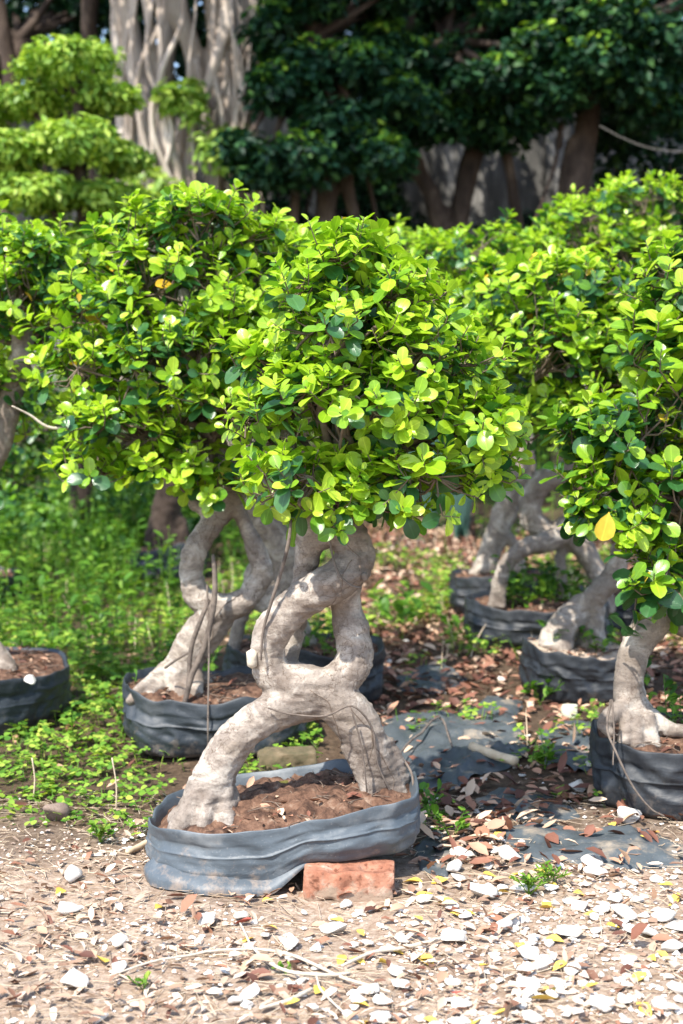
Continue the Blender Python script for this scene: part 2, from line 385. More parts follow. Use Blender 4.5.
M['bag'] = bag_mat('dusty_bag_plastic', (.050, .064, .078), (.080, .098, .115), (.20, .21, .215), .5)
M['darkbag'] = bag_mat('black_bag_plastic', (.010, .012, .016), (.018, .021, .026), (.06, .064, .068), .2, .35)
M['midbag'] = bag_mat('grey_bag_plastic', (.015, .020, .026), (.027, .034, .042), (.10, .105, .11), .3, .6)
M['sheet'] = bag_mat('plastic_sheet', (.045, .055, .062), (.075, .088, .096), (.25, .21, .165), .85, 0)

def ground_mat():
    m, nt, N, L, b = nodes('ground_soil')
    tc = N.new('ShaderNodeTexCoord'); sp = N.new('ShaderNodeSeparateXYZ'); L.new(tc.outputs['Object'], sp.inputs[0])
    def noise(scale, det=6):
        n = N.new('ShaderNodeTexNoise'); n.inputs['Scale'].default_value = scale; n.inputs['Detail'].default_value = det
        n.inputs['Roughness'].default_value = .7
        L.new(tc.outputs['Object'], n.inputs['Vector']); return n
    big = noise(2.2); fine = noise(55, 8); midn = noise(14)
    # sandy track in front, darker soil where the trees stand
    ad = N.new('ShaderNodeMath'); ad.operation = 'MULTIPLY_ADD'; ad.inputs[1].default_value = 1.3
    L.new(big.outputs[0], ad.inputs[0]); L.new(sp.outputs['Y'], ad.inputs[2])
    mr = N.new('ShaderNodeMapRange'); mr.inputs['From Min'].default_value = 3.75; mr.inputs['From Max'].default_value = 4.45
    L.new(ad.outputs[0], mr.inputs[0])
    sand = ramp(N, [(.25, (.17, .11, .075)), (.43, (.34, .25, .185)), (.58, (.48, .385, .31)), (.75, (.60, .52, .45))]); L.new(fine.outputs[0], sand.inputs[0])
    soil = ramp(N, [(.3, (.05, .034, .022)), (.55, (.11, .075, .05)), (.75, (.22, .16, .11))]); L.new(fine.outputs[0], soil.inputs[0])
    mx = N.new('ShaderNodeMix'); mx.data_type = 'RGBA'
    L.new(mr.outputs[0], mx.inputs[0]); L.new(sand.outputs[0], mx.inputs[6]); L.new(soil.outputs[0], mx.inputs[7])
    pt = ramp(N, [(.35, (.72, .66, .6)), (.6, (1.05, 1.03, 1))]); L.new(midn.outputs[0], pt.inputs[0])
    mm = N.new('ShaderNodeMix'); mm.data_type = 'RGBA'; mm.blend_type = 'MULTIPLY'; mm.inputs[0].default_value = .8
    L.new(mx.outputs[2], mm.inputs[6]); L.new(pt.outputs[0], mm.inputs[7])
    L.new(mm.outputs[2], b.inputs['Base Color'])
    b.inputs['Roughness'].default_value = .95; b.inputs['Specular IOR Level'].default_value = .2
    bp = N.new('ShaderNodeBump'); bp.inputs['Strength'].default_value = .9; bp.inputs['Distance'].default_value = .012
    L.new(fine.outputs[0], bp.inputs['Height']); L.new(bp.outputs[0], b.inputs['Normal'])
    return m
M['ground'] = ground_mat()

# ------------------------------------------------------------------ ground
def build_ground():
    xs = np.unique(np.concatenate([np.linspace(-90, -4, 40), np.arange(-4, 4, .025), np.linspace(4, 90, 40)]))
    ys = np.unique(np.concatenate([np.linspace(-40, 1.8, 40), np.arange(1.8, 7, .02), np.arange(7, 14, .1), np.linspace(14, 140, 40)]))
    X, Y = np.meshgrid(xs, ys, indexing='xy')
    Z = gz(X.ravel(), Y.ravel())
    V = np.stack([X.ravel(), Y.ravel(), Z], 1)
    nx, ny = len(xs), len(ys)
    i = (np.arange(ny - 1)[:, None] * nx + np.arange(nx - 1)[None]).ravel()
    F = np.stack([i, i + 1, i + nx + 1, i + nx], 1)
    mb = MB(); mb.add(V, F)
    tag(mb.obj('ground', M['ground']), 'sandy nursery ground turning to dark soil under the trees', 'ground', kind='structure')
build_ground()

# ------------------------------------------------------------------ tree making
def remeshed(mb, voxel, smooth=3):
    me = mb.mesh('tmp', [])
    o = bpy.data.objects.new('tmp', me); C.objects.link(o)
    r = o.modifiers.new('r', 'REMESH'); r.mode = 'VOXEL'; r.voxel_size = voxel
    s = o.modifiers.new('s', 'SMOOTH'); s.factor = .5; s.iterations = smooth
    dg = bpy.context.evaluated_depsgraph_get(); dg.update()
    e = o.evaluated_get(dg); em = e.to_mesh()
    n = len(em.vertices)
    V = np.zeros(n * 3, np.float32); em.vertices.foreach_get('co', V); V = V.reshape(-1, 3).astype(float)
    Nn = np.zeros(n * 3, np.float32); em.vertices.foreach_get('normal', Nn); Nn = Nn.reshape(-1, 3).astype(float)
    np_ = len(em.polygons)
    lt = np.zeros(np_, np.int32); em.polygons.foreach_get('loop_total', lt)
    lv = np.zeros(len(em.loops), np.int32); em.loops.foreach_get('vertex_index', lv)
    ls = np.zeros(np_, np.int32); em.polygons.foreach_get('loop_start', ls)
    F4 = lv[(ls[lt == 4][:, None] + np.arange(4)[None])]
    F3 = lv[(ls[lt == 3][:, None] + np.arange(3)[None])]
    e.to_mesh_clear()
    bpy.data.objects.remove(o); bpy.data.meshes.remove(me)
    return V, Nn, F4, F3

def px_path(chain, Y0):
    P = np.array([W(c[0], c[1], Y0 + (c[3] if len(c) > 3 else 0)) for c in chain])
    R = np.array([c[2] * (Y0 + (c[3] if len(c) > 3 else 0)) / FPX for c in chain])
    return P, R

def px_tube(mb, chain, Y0, n=6, sides=12, mat=0):
    P, R = px_path(chain, Y0)
    Q = catmull(P, n)
    Rr = np.interp(np.linspace(0, len(R) - 1, len(Q)), np.arange(len(R)), R)
    tube(mb, Q, Rr, sides, mat)

def trunk_mesh(parent, chains, Y0, voxel=.006, bump=1.0, seed=1, name='trunk', mat='bark', smooth=1):
    mb = MB()
    for ch in chains: px_tube(mb, [(q[0], q[1], q[2] * .99 + .2) + tuple(q[3:]) for q in ch], Y0)
    V, Nn, F4, F3 = remeshed(mb, voxel, smooth)
    Vs = V * np.array([1, 1, 1.0])
    d = .0060 * fbm(Vs, 13, seed, 3) - .0045 * np.clip(.16 - np.abs(vnoise(Vs * np.array([.5, .5, 1]), 16, seed + 2)), 0, 1) / .16 * np.clip(vnoise(V, 6, seed + 3) + .35, 0, 1) + .0022 * fbm(V * np.array([.5, .5, 1.8]), 55, seed + 5, 3)
    k = vnoise(V, 11, seed + 9); d = d + .009 * np.clip(k - .45, 0, 1) - .012 * np.clip(-k - .6, 0, 1)
    V = V + Nn * (d * bump)[:, None]
    out = MB(); out.add(V, F4)
    if len(F3): out.F[3].append(F3); out.M[3].append(np.zeros(len(F3), int))
    return out.obj(name, M[mat], parent)

def clinging(trunk, starts, Y0, seed, length=.35, rad=.0016):
    """thin roots that creep down over the trunk's surface"""
    from mathutils.bvhtree import BVHTree
    me = trunk.data; bvh = BVHTree.FromPolygons([v.co[:] for v in me.vertices], [p.vertices[:] for p in me.polygons])
    base = np.array(trunk['_base']); r = np.random.default_rng(seed)
    for (px, py, ang) in starts:
        d0 = ray(px, py); d0 = d0 / np.linalg.norm(d0)
        hit = bvh.ray_cast((CAM - base).tolist(), d0.tolist())
        if hit[0] is None: continue
        p = np.array(hit[0]); nn = np.array(hit[1]); d = np.array([math.sin(ang), 0, -math.cos(ang)]); pts = [p + nn * rad * .5]
        for k in range(int(length / .012)):
            d = unit(d + r.normal(size=3) * .28 + np.array([0, 0, -.06])); d = unit(d - nn * (d @ nn))
            loc, nor, _, _ = bvh.find_nearest((p + d * .012).tolist())
            p = np.array(loc); nn = np.array(nor); pts.append(p + nn * rad * .5)
        mb = MB(); q = np.array(pts) + base
        tube(mb, q, np.linspace(rad, rad * .45, len(q)), 5); mb.obj('clinging_root', M['twig'], trunk)

def make_crown(parent, Y0, blobs, top, leafL, tmpl, dens=330, flush=.6, r=None, seed=0, nleaf=10, inner=.25, branch_r=.011, yellow=.004, mats=None, core=(0, 0)):
    """blobs: (px, py, dY, rx_px, rz_px, ry_m). branches run from top to every clump, twigs to every shoot"""
    r = np.random.default_rng(seed)
    s = Y0 / FPX
    B = [(W(b[0], b[1], Y0 + b[2]), np.array([b[3] * s, b[5], b[4] * s])) for b in blobs]
    allp, alld, allup = [], [], []
    for bi, (c, R) in enumerate(B):
        area = 4 * PI * ((R[0] * R[1]) ** 1.6 + (R[0] * R[2]) ** 1.6 + (R[1] * R[2]) ** 1.6) ** (1 / 1.6) / 3 ** (1 / 1.6)
        n = int(area * dens)
        d = rdirs(n, r); d[:, 2] = np.where((d[:, 2] < -.35) & (r.random(n) < .75), -d[:, 2], d[:, 2])
        rad = np.where(r.random(n) < inner, r.uniform(.45, .8, n), np.where(r.random(n) < .20, r.uniform(1.08, 1.42, n), r.uniform(.82, 1.06, n)))
        nz = 1 + .24 * vnoise(d * 1.0 + bi * 7, 2.0, seed)
        p = c + d * R * (rad * nz)[:, None]
        inside = np.zeros(n, bool)
        for bj, (c2, R2) in enumerate(B):
            if bj != bi: inside |= (((p - c2) / (R2 * .72)) ** 2).sum(1) < 1
        keep = ~inside | (r.random(n) < .12)
        p, d = p[keep], d[keep]
        ax = unit(unit(d / R) * .75 + np.array([0, 0, .65]) + r.normal(size=d.shape) * .28)
        # branch from the trunk top to the clump, sub branches and twigs in one mesh
        mb = MB()
        q0, q1 = np.asarray(top), c - np.array([0, 0, R[2] * .35])
        mid = (q0 + q1) / 2 + r.normal(size=3) * np.linalg.norm(q1 - q0) * .12
        path = catmull([q0, mid, q1], 6); path = path + r.normal(size=path.shape) * .004
        tube(mb, path, np.linspace(branch_r, branch_r * .5, len(path)), 7)
        K = max(3, int(6 * min(2, area / .15)))
        sd = rdirs(K, r); sd[:, 2] = np.abs(sd[:, 2]) * .9 - .25; hubs = c + unit(sd) * R * .6
        for h in hubs:
            a = path[r.integers(len(path) // 2, len(path))]
            sp = catmull([a, (a + h) / 2 + r.normal(size=3) * .02, h], 3)
            tube(mb, sp, np.linspace(branch_r * .45, branch_r * .26, len(sp)), 5)
        for k in range(len(p)):
            h = hubs[np.argmin(((hubs - p[k]) ** 2).sum(1))]
            e = p[k] + ax[k] * .045 * leafL / .05
            m2 = (h + p[k]) / 2 + np.array([0, 0, -.01]) + r.normal(size=3) * .008
            tube(mb, np.array([h, m2, p[k], e]), np.array([.0024, .0021, .0017, .0011]) * leafL / .05, 4, caps=False)
        mb.obj('branch', M['twig'], parent)
        allp.append(p); alld.append(ax); allup.append(np.clip(d[:, 2] * .5 + .5, 0, 1))
    p = np.concatenate(allp); ax = np.concatenate(alld); upv = np.concatenate(allup)
    S = len(p)
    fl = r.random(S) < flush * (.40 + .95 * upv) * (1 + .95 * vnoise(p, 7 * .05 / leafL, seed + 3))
    k = np.arange(nleaf); f = (k + .5) / nleaf
    cnt = r.integers(int(nleaf * .6), nleaf + 1, S)
    use = k[None] >= (nleaf - cnt)[:, None]
    ref = np.where(np.abs(ax[:, 2:3]) < .9, np.array([[0, 0, 1.0]]), np.array([[1.0, 0, 0]]))
    e1 = unit(np.cross(ax, ref)); e2 = np.cross(ax, e1)
    az = k[None] * 2.39996 + r.uniform(0, 6.28, (S, 1)) + r.normal(size=(S, nleaf)) * .25
    ang = np.radians(86 - 46 * f[None] ** 1.5 + r.normal(size=(S, nleaf)) * 13)
    rad = e1[:, None] * np.cos(az)[..., None] + e2[:, None] * np.sin(az)[..., None]
    d = ax[:, None] * np.cos(ang)[..., None] + rad * np.sin(ang)[..., None]
    nrm = ax[:, None] * np.sin(ang)[..., None] - rad * np.cos(ang)[..., None]
    nrm = nrm + np.array([0, 0, .28]) + r.normal(size=nrm.shape) * .24
    pos = p[:, None] + ax[:, None] * ((f - .35) * .06 * leafL / .05)[None, :, None]
    L = leafL * (1.14 - .62 * f[None] ** 2) * r.uniform(.62, 1.22, (S, nleaf)) * r.uniform(.8, 1.12, (S, 1))
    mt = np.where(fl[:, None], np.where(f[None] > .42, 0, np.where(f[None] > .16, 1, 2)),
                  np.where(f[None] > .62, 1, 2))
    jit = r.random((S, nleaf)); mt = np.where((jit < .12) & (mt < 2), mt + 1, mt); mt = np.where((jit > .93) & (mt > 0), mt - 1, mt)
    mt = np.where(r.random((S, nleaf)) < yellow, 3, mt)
    u = use.ravel()
    mb = MB()
    Lf = L.ravel()[u]
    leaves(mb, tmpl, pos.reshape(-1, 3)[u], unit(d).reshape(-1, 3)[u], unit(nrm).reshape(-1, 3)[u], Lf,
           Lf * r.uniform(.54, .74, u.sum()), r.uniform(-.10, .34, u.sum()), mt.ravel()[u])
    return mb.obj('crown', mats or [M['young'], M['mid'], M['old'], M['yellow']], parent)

def grow_bag(parent, c, rx, ry, h, mat='darkbag', tilt=0.0, seed=0, soil='soil', lift=None, power=2.5, soil_drop=.03, mound=.03, taper=.06, holes=(), rot=0.0, crinkle=1.0, band=.55, clods=1.4):
    global RINGS
    """crumpled plastic bag with a folded rim, soil inside"""
    n = 180
    th = np.linspace(0, 2 * PI, n, endpoint=False)
    cs, sn = np.cos(th), np.sin(th)
    sup = (np.abs(cs) ** power + np.abs(sn) ** power) ** (-1 / power)
    circ = np.stack([cs, sn, np.zeros(n)], 1)
    low = 1 + .05 * vnoise(circ, 1.6, seed) + .018 * vnoise(circ, 5, seed + 3)
    zr = h + tilt * cs + (.020 * vnoise(circ, 2.0, seed + 7) + .010 * vnoise(circ, 5.5, seed + 8)) * (.4 + .6 * crinkle)
    zb = np.zeros(n) if lift is None else lift(cs, sn)
    rows = [(0.0, 1 - taper * 1.5), (.05, 1 - taper * .7), (.12, 1 - taper * .3), (.22, 1 - taper * .1)] + [(t, 1 - taper * .1 + .02 * math.sin(t * 4)) for t in (.26, .3, .33, .36, .39, .42, .45, .48, .52, .535, .55, .565, .58, .60, .63, .66, .69, .72)] \
        + [(.74, 1.008), (.76, 1.022), (.80, 1.024), (.86, 1.02), (.92, 1.022), (.98, 1.02), (1.0, 1.008)]
    V = []
    for t, k in rows:
        P3 = np.stack([cs * 2.0, sn * 2.0, np.full(n, t * h * 9)], 1)
        D3 = np.stack([np.cos(th) * 2.3 + t * .9, np.sin(th) * 2.3 - t * .7, np.full(n, t * 1.7)], 1)
        w = crinkle * (.010 * fbm(P3, 1.1, seed + 11, 2) + .020 * (.35 - np.abs(vnoise(D3, 1.5, seed + 2))) + .012 * (.35 - np.abs(vnoise(D3 * np.array([1, 1.6, 1]) + 5, 2.6, seed + 4))) + .005 * (.35 - np.abs(vnoise(D3, 6, seed + 6)))) * min(1, 3 * (1 - t) + .25)
        w = w + .006 * math.exp(-((t - .55) / .014) ** 2) * (.6 + .4 * vnoise(circ, 2, seed + 5))
        k = 1 + (k - 1) * (band if t > .73 else 1)
        rr = low * sup * k
        V.append(np.stack([c[0] + cs * (rx * rr + w), c[1] + sn * (ry * rr + w), c[2] + zb * (1 - t) + zr * t], 1))
    zs = zr - soil_drop
    for kk, z in ((.992, zr - .001), (.982, zr - .012), (.955, (zr + zs) / 2 - .01), (.94, zs - .04)):
        V.append(np.stack([c[0] + cs * rx * low * sup * kk, c[1] + sn * ry * low * sup * kk, c[2] + z], 1))
    # rotate about the centre
    A = np.concatenate(V) - c
    cr, sr = math.cos(rot), math.sin(rot)
    A = np.stack([A[:, 0] * cr - A[:, 1] * sr, A[:, 0] * sr + A[:, 1] * cr, A[:, 2]], 1) + c
    RINGS = A.reshape(len(V), n, 3)
    m = len(V); i = np.arange(m - 1)[:, None] * n; j = np.arange(n)[None]; j2 = (j + 1) % n
    F = np.stack([i + j, i + j2, i + n + j2, i + n + j], -1).reshape(-1, 4)
    mb = MB(); mb.add(A, F)
    cb = np.vstack([A[:n], A[:n].mean(0)])
    mb.add(cb, np.stack([(np.arange(n) + 1) % n, np.arange(n), np.full(n, n)], 1))
    bag = mb.obj('grow_bag', M[mat], parent)
    # soil
    sb = MB(); K = 26
    SV = []
    for q in np.linspace(0, .965, K):
        x = cs * rx * low * sup * q; y = sn * ry * low * sup * q
        P3 = np.stack([x, y, np.zeros(n)], 1)
        z = zs + mound * (1 - q ** 2) + (1 - q ** 6) * clods * (.009 * np.abs(fbm(P3, 16, seed + 21, 3)) + .007 * fbm(P3, 42, seed + 31, 3)) * (1 if q > .001 else 0)
        z = z * q + (1 - q) * z.mean()
        SV.append(np.stack([c[0] + x * cr - y * sr, c[1] + x * sr + y * cr, c[2] + z], 1))
    i = np.arange(K - 1)[:, None] * n
    F = np.stack([i + j, i + j2, i + n + j2, i + n + j], -1).reshape(-1, 4)
    sb.add(np.concatenate(SV), F)
    r = np.random.default_rng(seed + 99)
    # crumbs, fibres and dead leaves lying in the bag belong to the soil
    q = np.sqrt(r.random(140)) * .88; a = r.uniform(0, 2 * PI, 140)
    pos = np.stack([c[0] + np.cos(a) * rx * q, c[1] + np.sin(a) * ry * q, c[2] + (h - soil_drop + tilt * np.cos(a) * q + mound * (1 - q ** 2) + .006)], 1)
    dd = rdirs(140, r); dd[:, 2] *= .3; dd = unit(dd); nn = rdirs(140, r) * .5 + np.array([0, 0, 1])
    Ls = r.uniform(.012, .04, 140)
    leaves(sb, LITTER, pos, dd, nn, Ls, Ls * .5, r.uniform(-.2, .5, 140), np.full(140, 1))
    for k in range(70):
        p0 = pos[r.integers(140)]; dr = rdirs(1, r)[0]; dr[2] = abs(dr[2]) * .25
        tube(sb, catmull([p0, p0 + dr * .03 + rdirs(1, r)[0] * .008, p0 + dr * .07], 3), .0012, 4, 2)
    sb.obj('soil', [M[soil], M['litter'], M['twig']], parent)
    # weeds growing in the bag
    return bag

def bag_weeds(parent, c, rx, ry, h, n, seed, size=.035, hh=.08):
    r = np.random.default_rng(seed)
    q = np.sqrt(r.random(n)) * .85; a = r.uniform(0, 2 * PI, n)
    for x, y in zip(c[0] + np.cos(a) * rx * q, c[1] + np.sin(a) * ry * q):
        mb = MB(); b0 = np.array([x, y, c[2] + h - .03]); t = b0 + np.array([r.normal() * .03, r.normal() * .03, hh * r.uniform(.6, 1.5)])
        tube(mb, catmull([b0, (b0 + t) / 2 + r.normal(size=3) * .01, t], 2), .0012, 4, 0, False)
        k = 7; f = np.linspace(.3, 1, k); pos = b0 + (t - b0) * f[:, None]
        d = rdirs(k, r); d[:, 2] = np.abs(d[:, 2]) * .5; d = unit(d)
        L = size * r.uniform(.6, 1.2, k)
        leaves(mb, LEAF_MED, pos, d, rdirs(k, r) * .5 + np.array([0, 0, 1]), L, L * .6, r.uniform(0, .3, k), np.zeros(k))
        mb.obj('weed', M['weed'], parent)

def aerial(parent, chain, Y0, name='aerial_root', mat='vine'):
    mb = MB(); px_tube(mb, chain, Y0, 5, 6)
    return mb.obj(name, M[mat], parent)

GRP = 'bonsai fig trees in plastic grow bags'

# ---- front tree ---------------------------------------------------
Y = 3.36
c = np.array([*G(284, 832)[:2], 0.0]); c[1] = 3.38; c[0] = (284 - 341.5) / FPX * 3.38; c[2] = gz1(c[0], c[1]) + .004
front = empty('potted_fig_tree', c, 'fig bonsai with twisted looped trunk, its dusty grey bag propped on a red brick', 'bonsai tree', GRP)
def lift_front(cs, sn):
    t = np.clip((cs + .18) / .42, 0, 1); return .062 * t * t * (3 - 2 * t)
bag = grow_bag(front, c, .312, .235, .155, 'bag', .040, 5, lift=lift_front, soil_drop=.034, mound=.030, taper=.03, crinkle=.5, band=.3, clods=3.0, power=2.9)
# folded slack of the bag at its lower left, below the crease
def bag_fold():
    """slack plastic folded out below the crease on the lower left"""
    mb = MB(); th = np.linspace(0, 360, 180, endpoint=False); idx = np.where((th > 188) & (th < 284))[0]
    n = len(idx); u = np.linspace(0, 1, n); q_ = (np.clip(1 - u, 0, 1) ** .6 * np.clip(u * 5, 0, 1))[:, None]
    top = RINGS[0][idx] * (1 - q_) + RINGS[9][idx] * q_
    bot = RINGS[0][idx].copy(); out = bot - np.array([c[0], c[1], 0]); out[:, 2] = 0; out = unit(out)
    prof = np.sin(PI * np.clip(u, 0, 1) ** .8) ** .7
    bot = bot + out * (.046 * prof)[:, None]
    bot[:, 2] = np.maximum(gz(bot[:, 0], bot[:, 1]) + .004, RINGS[0][idx][:, 2] - .03 * prof)
    V = []; rows = 9
    for k in range(rows):
        t = k / (rows - 1); P = top * (1 - t) + bot * t
        P = P + out * (.002 + .014 * math.sin(t * PI) * prof + .004 * vnoise(P * np.array([1, 1, 2]), 26, 4) * prof)[:, None]
        V.append(P)
    i = (np.arange(rows - 1)[:, None] * n + np.arange(n - 1)[None]).ravel()
    F = np.stack([i, i + 1, i + n + 1, i + n], 1)
    mb.add(np.concatenate(V), F); mb.add(np.concatenate(V) - np.tile(out, (rows, 1)) * .004, F[:, ::-1])
    mb.obj('bag_fold', M['bag'], bag)
bag_fold()
def drain_hole(px, py, Yd, parent, r0=.0045):
    mb = MB(); p = W(px, py, Yd); th = np.linspace(0, 2 * PI, 13)
    tube(mb, np.stack([p[0] + r0 * np.cos(th), np.full(13, p[1]), p[2] + r0 * np.sin(th)], 1), .0012, 5, 0, False)
    ring = np.stack([p[0] + r0 * np.cos(th[:-1]), np.full(12, p[1] + .001), p[2] + r0 * np.sin(th[:-1])], 1)
    mb.add(np.vstack([ring, p]), np.stack([np.arange(12), (np.arange(12) + 1) % 12, np.full(12, 12)], 1), 1)
    mb.obj('drain_hole', [M['bag'], M['vine']], parent)
drain_hole(398, 851, 3.235, bag)

tr = trunk_mesh(front, [
    [(190, 828, 28, -.04), (203, 805, 25, -.04), (218, 768, 22, -.03), (240, 735, 21, -.03), (268, 714, 21, -.02), (305, 697, 25, 0), (335, 694, 24, 0)],
    [(176, 836, 11, -.10), (188, 812, 13, -.08), (206, 785, 12, -.05)], [(200, 838, 9, -.12), (204, 815, 11, -.09), (212, 785, 10, -.06)], [(240, 822, 8, -.02), (228, 800, 11, -.03), (222, 775, 11, -.03)], [(232, 838, 7, -.12), (224, 815, 9, -.09)],
    [(222, 832, 11, -.09), (222, 808, 13, -.06), (222, 780, 12, -.04)],
    [(398, 802, 18, .02), (384, 780, 20, .02), (372, 750, 22, .01), (352, 716, 24, 0), (325, 694, 24, 0)],
    [(370, 798, 10, -.02), (364, 772, 12, 0), (352, 742, 14, 0)],
    [(406, 798, 9, .05), (398, 772, 11, .03), (384, 742, 12, .02)],
    [(325, 692, 25, 0), (292, 686, 25, 0), (272, 672, 20, 0), (267, 650, 17, -.01), (276, 628, 18, -.02), (296, 606, 19, -.03), (322, 588, 20, -.04), (348, 572, 21, -.02), (356, 553, 20, 0), (350, 535, 20, 0)],
    [(325, 690, 23, 0), (344, 676, 20, .01), (354, 656, 18, .02), (352, 632, 17, .03), (346, 608, 16, .04), (344, 585, 18, .03), (355, 560, 18, .01)],
    [(303, 600, 12, .03), (306, 575, 13, .03), (308, 550, 15, .02), (314, 532, 18, .01), (335, 527, 20, .0), (354, 538, 18, 0)], [(316, 545, 12, .0), (322, 520, 18, .0), (336, 500, 18)],
    [(293, 676, 9, .08), (291, 652, 10, .10), (296, 622, 10, .10), (304, 598, 9, .06)],
    [(330, 528, 19, .01), (338, 505, 17, .01), (342, 470, 14, .02), (345, 420, 11, .02), (348, 370, 9, .02), (346, 320, 7, .02)],
    [(338, 515, 13, .01), (318, 490, 10, .0), (295, 462, 8, -.02), (285, 430, 6, -.03)],
    [(345, 510, 12, .01), (372, 488, 10, -.01), (405, 462, 8, -.03)],
    [(253, 658, 6, -.03), (262, 655, 8, -.02)],
    [(366, 566, 8, -.03), (360, 560, 12, -.02)],
], Y, .0052, 1.0, 11)
clinging(tr, [(310, 690, 1.3), (350, 705, .3), (352, 560, -1.2), (330, 585, .8), (372, 735, .2), (345, 540, .5)], Y, 5, .22, .0012)
cs_ = MB(); px_tube(cs_, [(252, 666, 5, -.045), (252, 652, 6, -.045)], Y, 3, 8); cs_.obj('cut_stub', M['cutwood'], tr)
mbh = MB(); px_tube(mbh, [(364, 574, 3.4, -.066), (365, 580, 3.0, -.062)], Y, 3, 8); mbh.obj('bark_hollow', M['vine'], tr)
aerial(front, [(291, 520, 1.6, -.09), (288, 545, 2.2, -.09), (280, 575, 2.2, -.08), (271, 603, 2.0, -.08), (263, 632, 1.5, -.07), (261, 660, 1.2, -.07)], Y)
aerial(front, [(329, 520, 1.3, -.08), (331, 548, 1.3, -.07), (338, 572, 1.3, -.085), (350, 585, 1.4, -.085), (361, 588, 1.4, -.08)], Y)
aerial(front, [(268, 708, .9, -.075), (290, 714, 1.0, -.09), (325, 716, 1.0, -.10), (352, 706, 1.1, -.085), (372, 728, 1.1, -.06), (378, 765, 1.1, -.055), (395, 800, 1.0, -.04)], Y)
aerial(front, [(352, 712, 1.0, -.09), (360, 740, 1.0, -.075), (364, 765, 1.0, -.07), (367, 792, .9, -.06)], Y)
aerial(front, [(404, 760, 1.4, .03), (412, 775, 1.4, .0), (414, 800, 1.2, -.02)], Y)
top = W(343, 470, Y + .02)
make_crown(front, Y, [
    (347, 262, .02, 40, 28, .12), (308, 300, .03, 36, 26, .12), (394, 300, .05, 42, 30, .13), (348, 335, -.07, 56, 34, .13),
    (282, 372, .02, 44, 32, .14), (424, 366, .0, 56, 36, .16), (340, 405, -.12, 64, 36, .14), (468, 430, .0, 46, 34, .15), (405, 420, -.10, 46, 30, .13),
    (412, 488, -.12, 56, 32, .12), (300, 492, -.16, 36, 32, .09), (482, 478, .0, 32, 26, .1), (346, 503, -.05, 60, 26, .13), (262, 432, .0, 36, 30, .1)],
    top, .052, LEAF_HI, 310, .92, seed=21, branch_r=.012)

# ---- second tree, behind at the left --------------------------------
Y = 4.5
c = np.array([(212 - 341.5) / FPX * 4.5, 4.52, 0]); c[2] = gz1(c[0], c[1]) + .002
t2 = empty('potted_fig_tree', c, 'tall fig bonsai with ring-shaped trunk and dark hanging roots, behind the propped bag', 'bonsai tree', GRP)
b2 = grow_bag(t2, c, .285, .25, .185, 'midbag', -.012, 15, soil_drop=.03, mound=.02)
tr2 = trunk_mesh(t2, [
    [(238, 480, 11), (232, 500, 12), (213, 522, 13), (199, 542, 13), (191, 570, 13), (197, 595, 14), (221, 608, 15), (247, 598, 13), (261, 572, 11), (254, 545, 9), (244, 522, 8), (236, 503, 9)],
    [(222, 604, 19), (210, 625, 20), (194, 646, 19), (180, 670, 18), (172, 692, 18), (170, 706, 18)],
    [(166, 668, 9), (152, 679, 8, -.05), (138, 692, 6, -.1), (130, 704, 6, -.13)],
    [(192, 672, 10), (196, 690, 7, -.08), (197, 708, 6, -.1)], [(160, 684, 8, -.05), (146, 700, 4, -.12), (142, 712, 4, -.14)],
    [(176, 690, 10, -.05), (182, 710, 7, -.12)], [(200, 676, 8, .03), (222, 700, 6, .05)],
    [(236, 490, 12), (226, 462, 10), (208, 420, 9), (196, 375, 8), (186, 332, 8), (184, 290, 6)],
    [(228, 465, 7), (180, 478, 6, -.05), (150, 468, 5, -.08), (135, 455, 4, -.1)],
    [(206, 512, 6), (196, 506, 7), (190, 498, 4)],
], Y, .0065, 1.0, 31)
clinging(tr2, [(215, 525, -1.0), (240, 595, -1.1), (200, 640, .2)], Y, 6, .25, .0016)
aerial(t2, [(213, 555, 2, -.1), (215, 580, 3, -.11), (213, 610, 3.2, -.13), (204, 648, 3.6, -.14), (192, 675, 3.4, -.15), (184, 706, 3, -.16)], Y)
aerial(t2, [(209, 600, 2, -.12), (200, 622, 2.4, -.14), (191, 650, 2.4, -.14), (188, 690, 2.2, -.15)], Y)
aerial(t2, [(165, 668, 1.4, -.12), (176, 660, 1.3, -.14), (190, 652, 1.3, -.14)], Y)
aerial(t2, [(207, 585, 1, -.12), (209, 640, 1, -.15), (208, 715, 1, -.26), (208, 745, .8, -.27)], Y)
make_crown(t2, Y, [
    (200, 226, .0, 44, 24, .17), (138, 250, .05, 46, 26, .18), (243, 252, .08, 38, 28, .18), (184, 292, .0, 64, 34, .22),
    (112, 318, -.03, 52, 34, .2), (84, 376, -.08, 42, 32, .18), (168, 366, -.14, 58, 38, .2), (122, 434, -.12, 56, 34, .18),
    (215, 425, -.1, 56, 40, .2), (238, 335, .0, 50, 42, .2), (92, 478, -.12, 34, 24, .1), (262, 380, -.1, 40, 46, .16), (268, 300, .1, 36, 40, .18), (180, 474, -.12, 44, 26, .12), (215, 490, -.08, 28, 18, .1)],
    W(205, 415, Y), .057, LEAF_HI, 220, .90, seed=22, branch_r=.013)
aerial(t2, [(12, 406, .8, -.25), (30, 415, 1.2, -.22), (52, 428, 1.6, -.2), (90, 425, 2, -.15), (140, 420, 3, -.08)], Y, 'branch', 'cutwood')

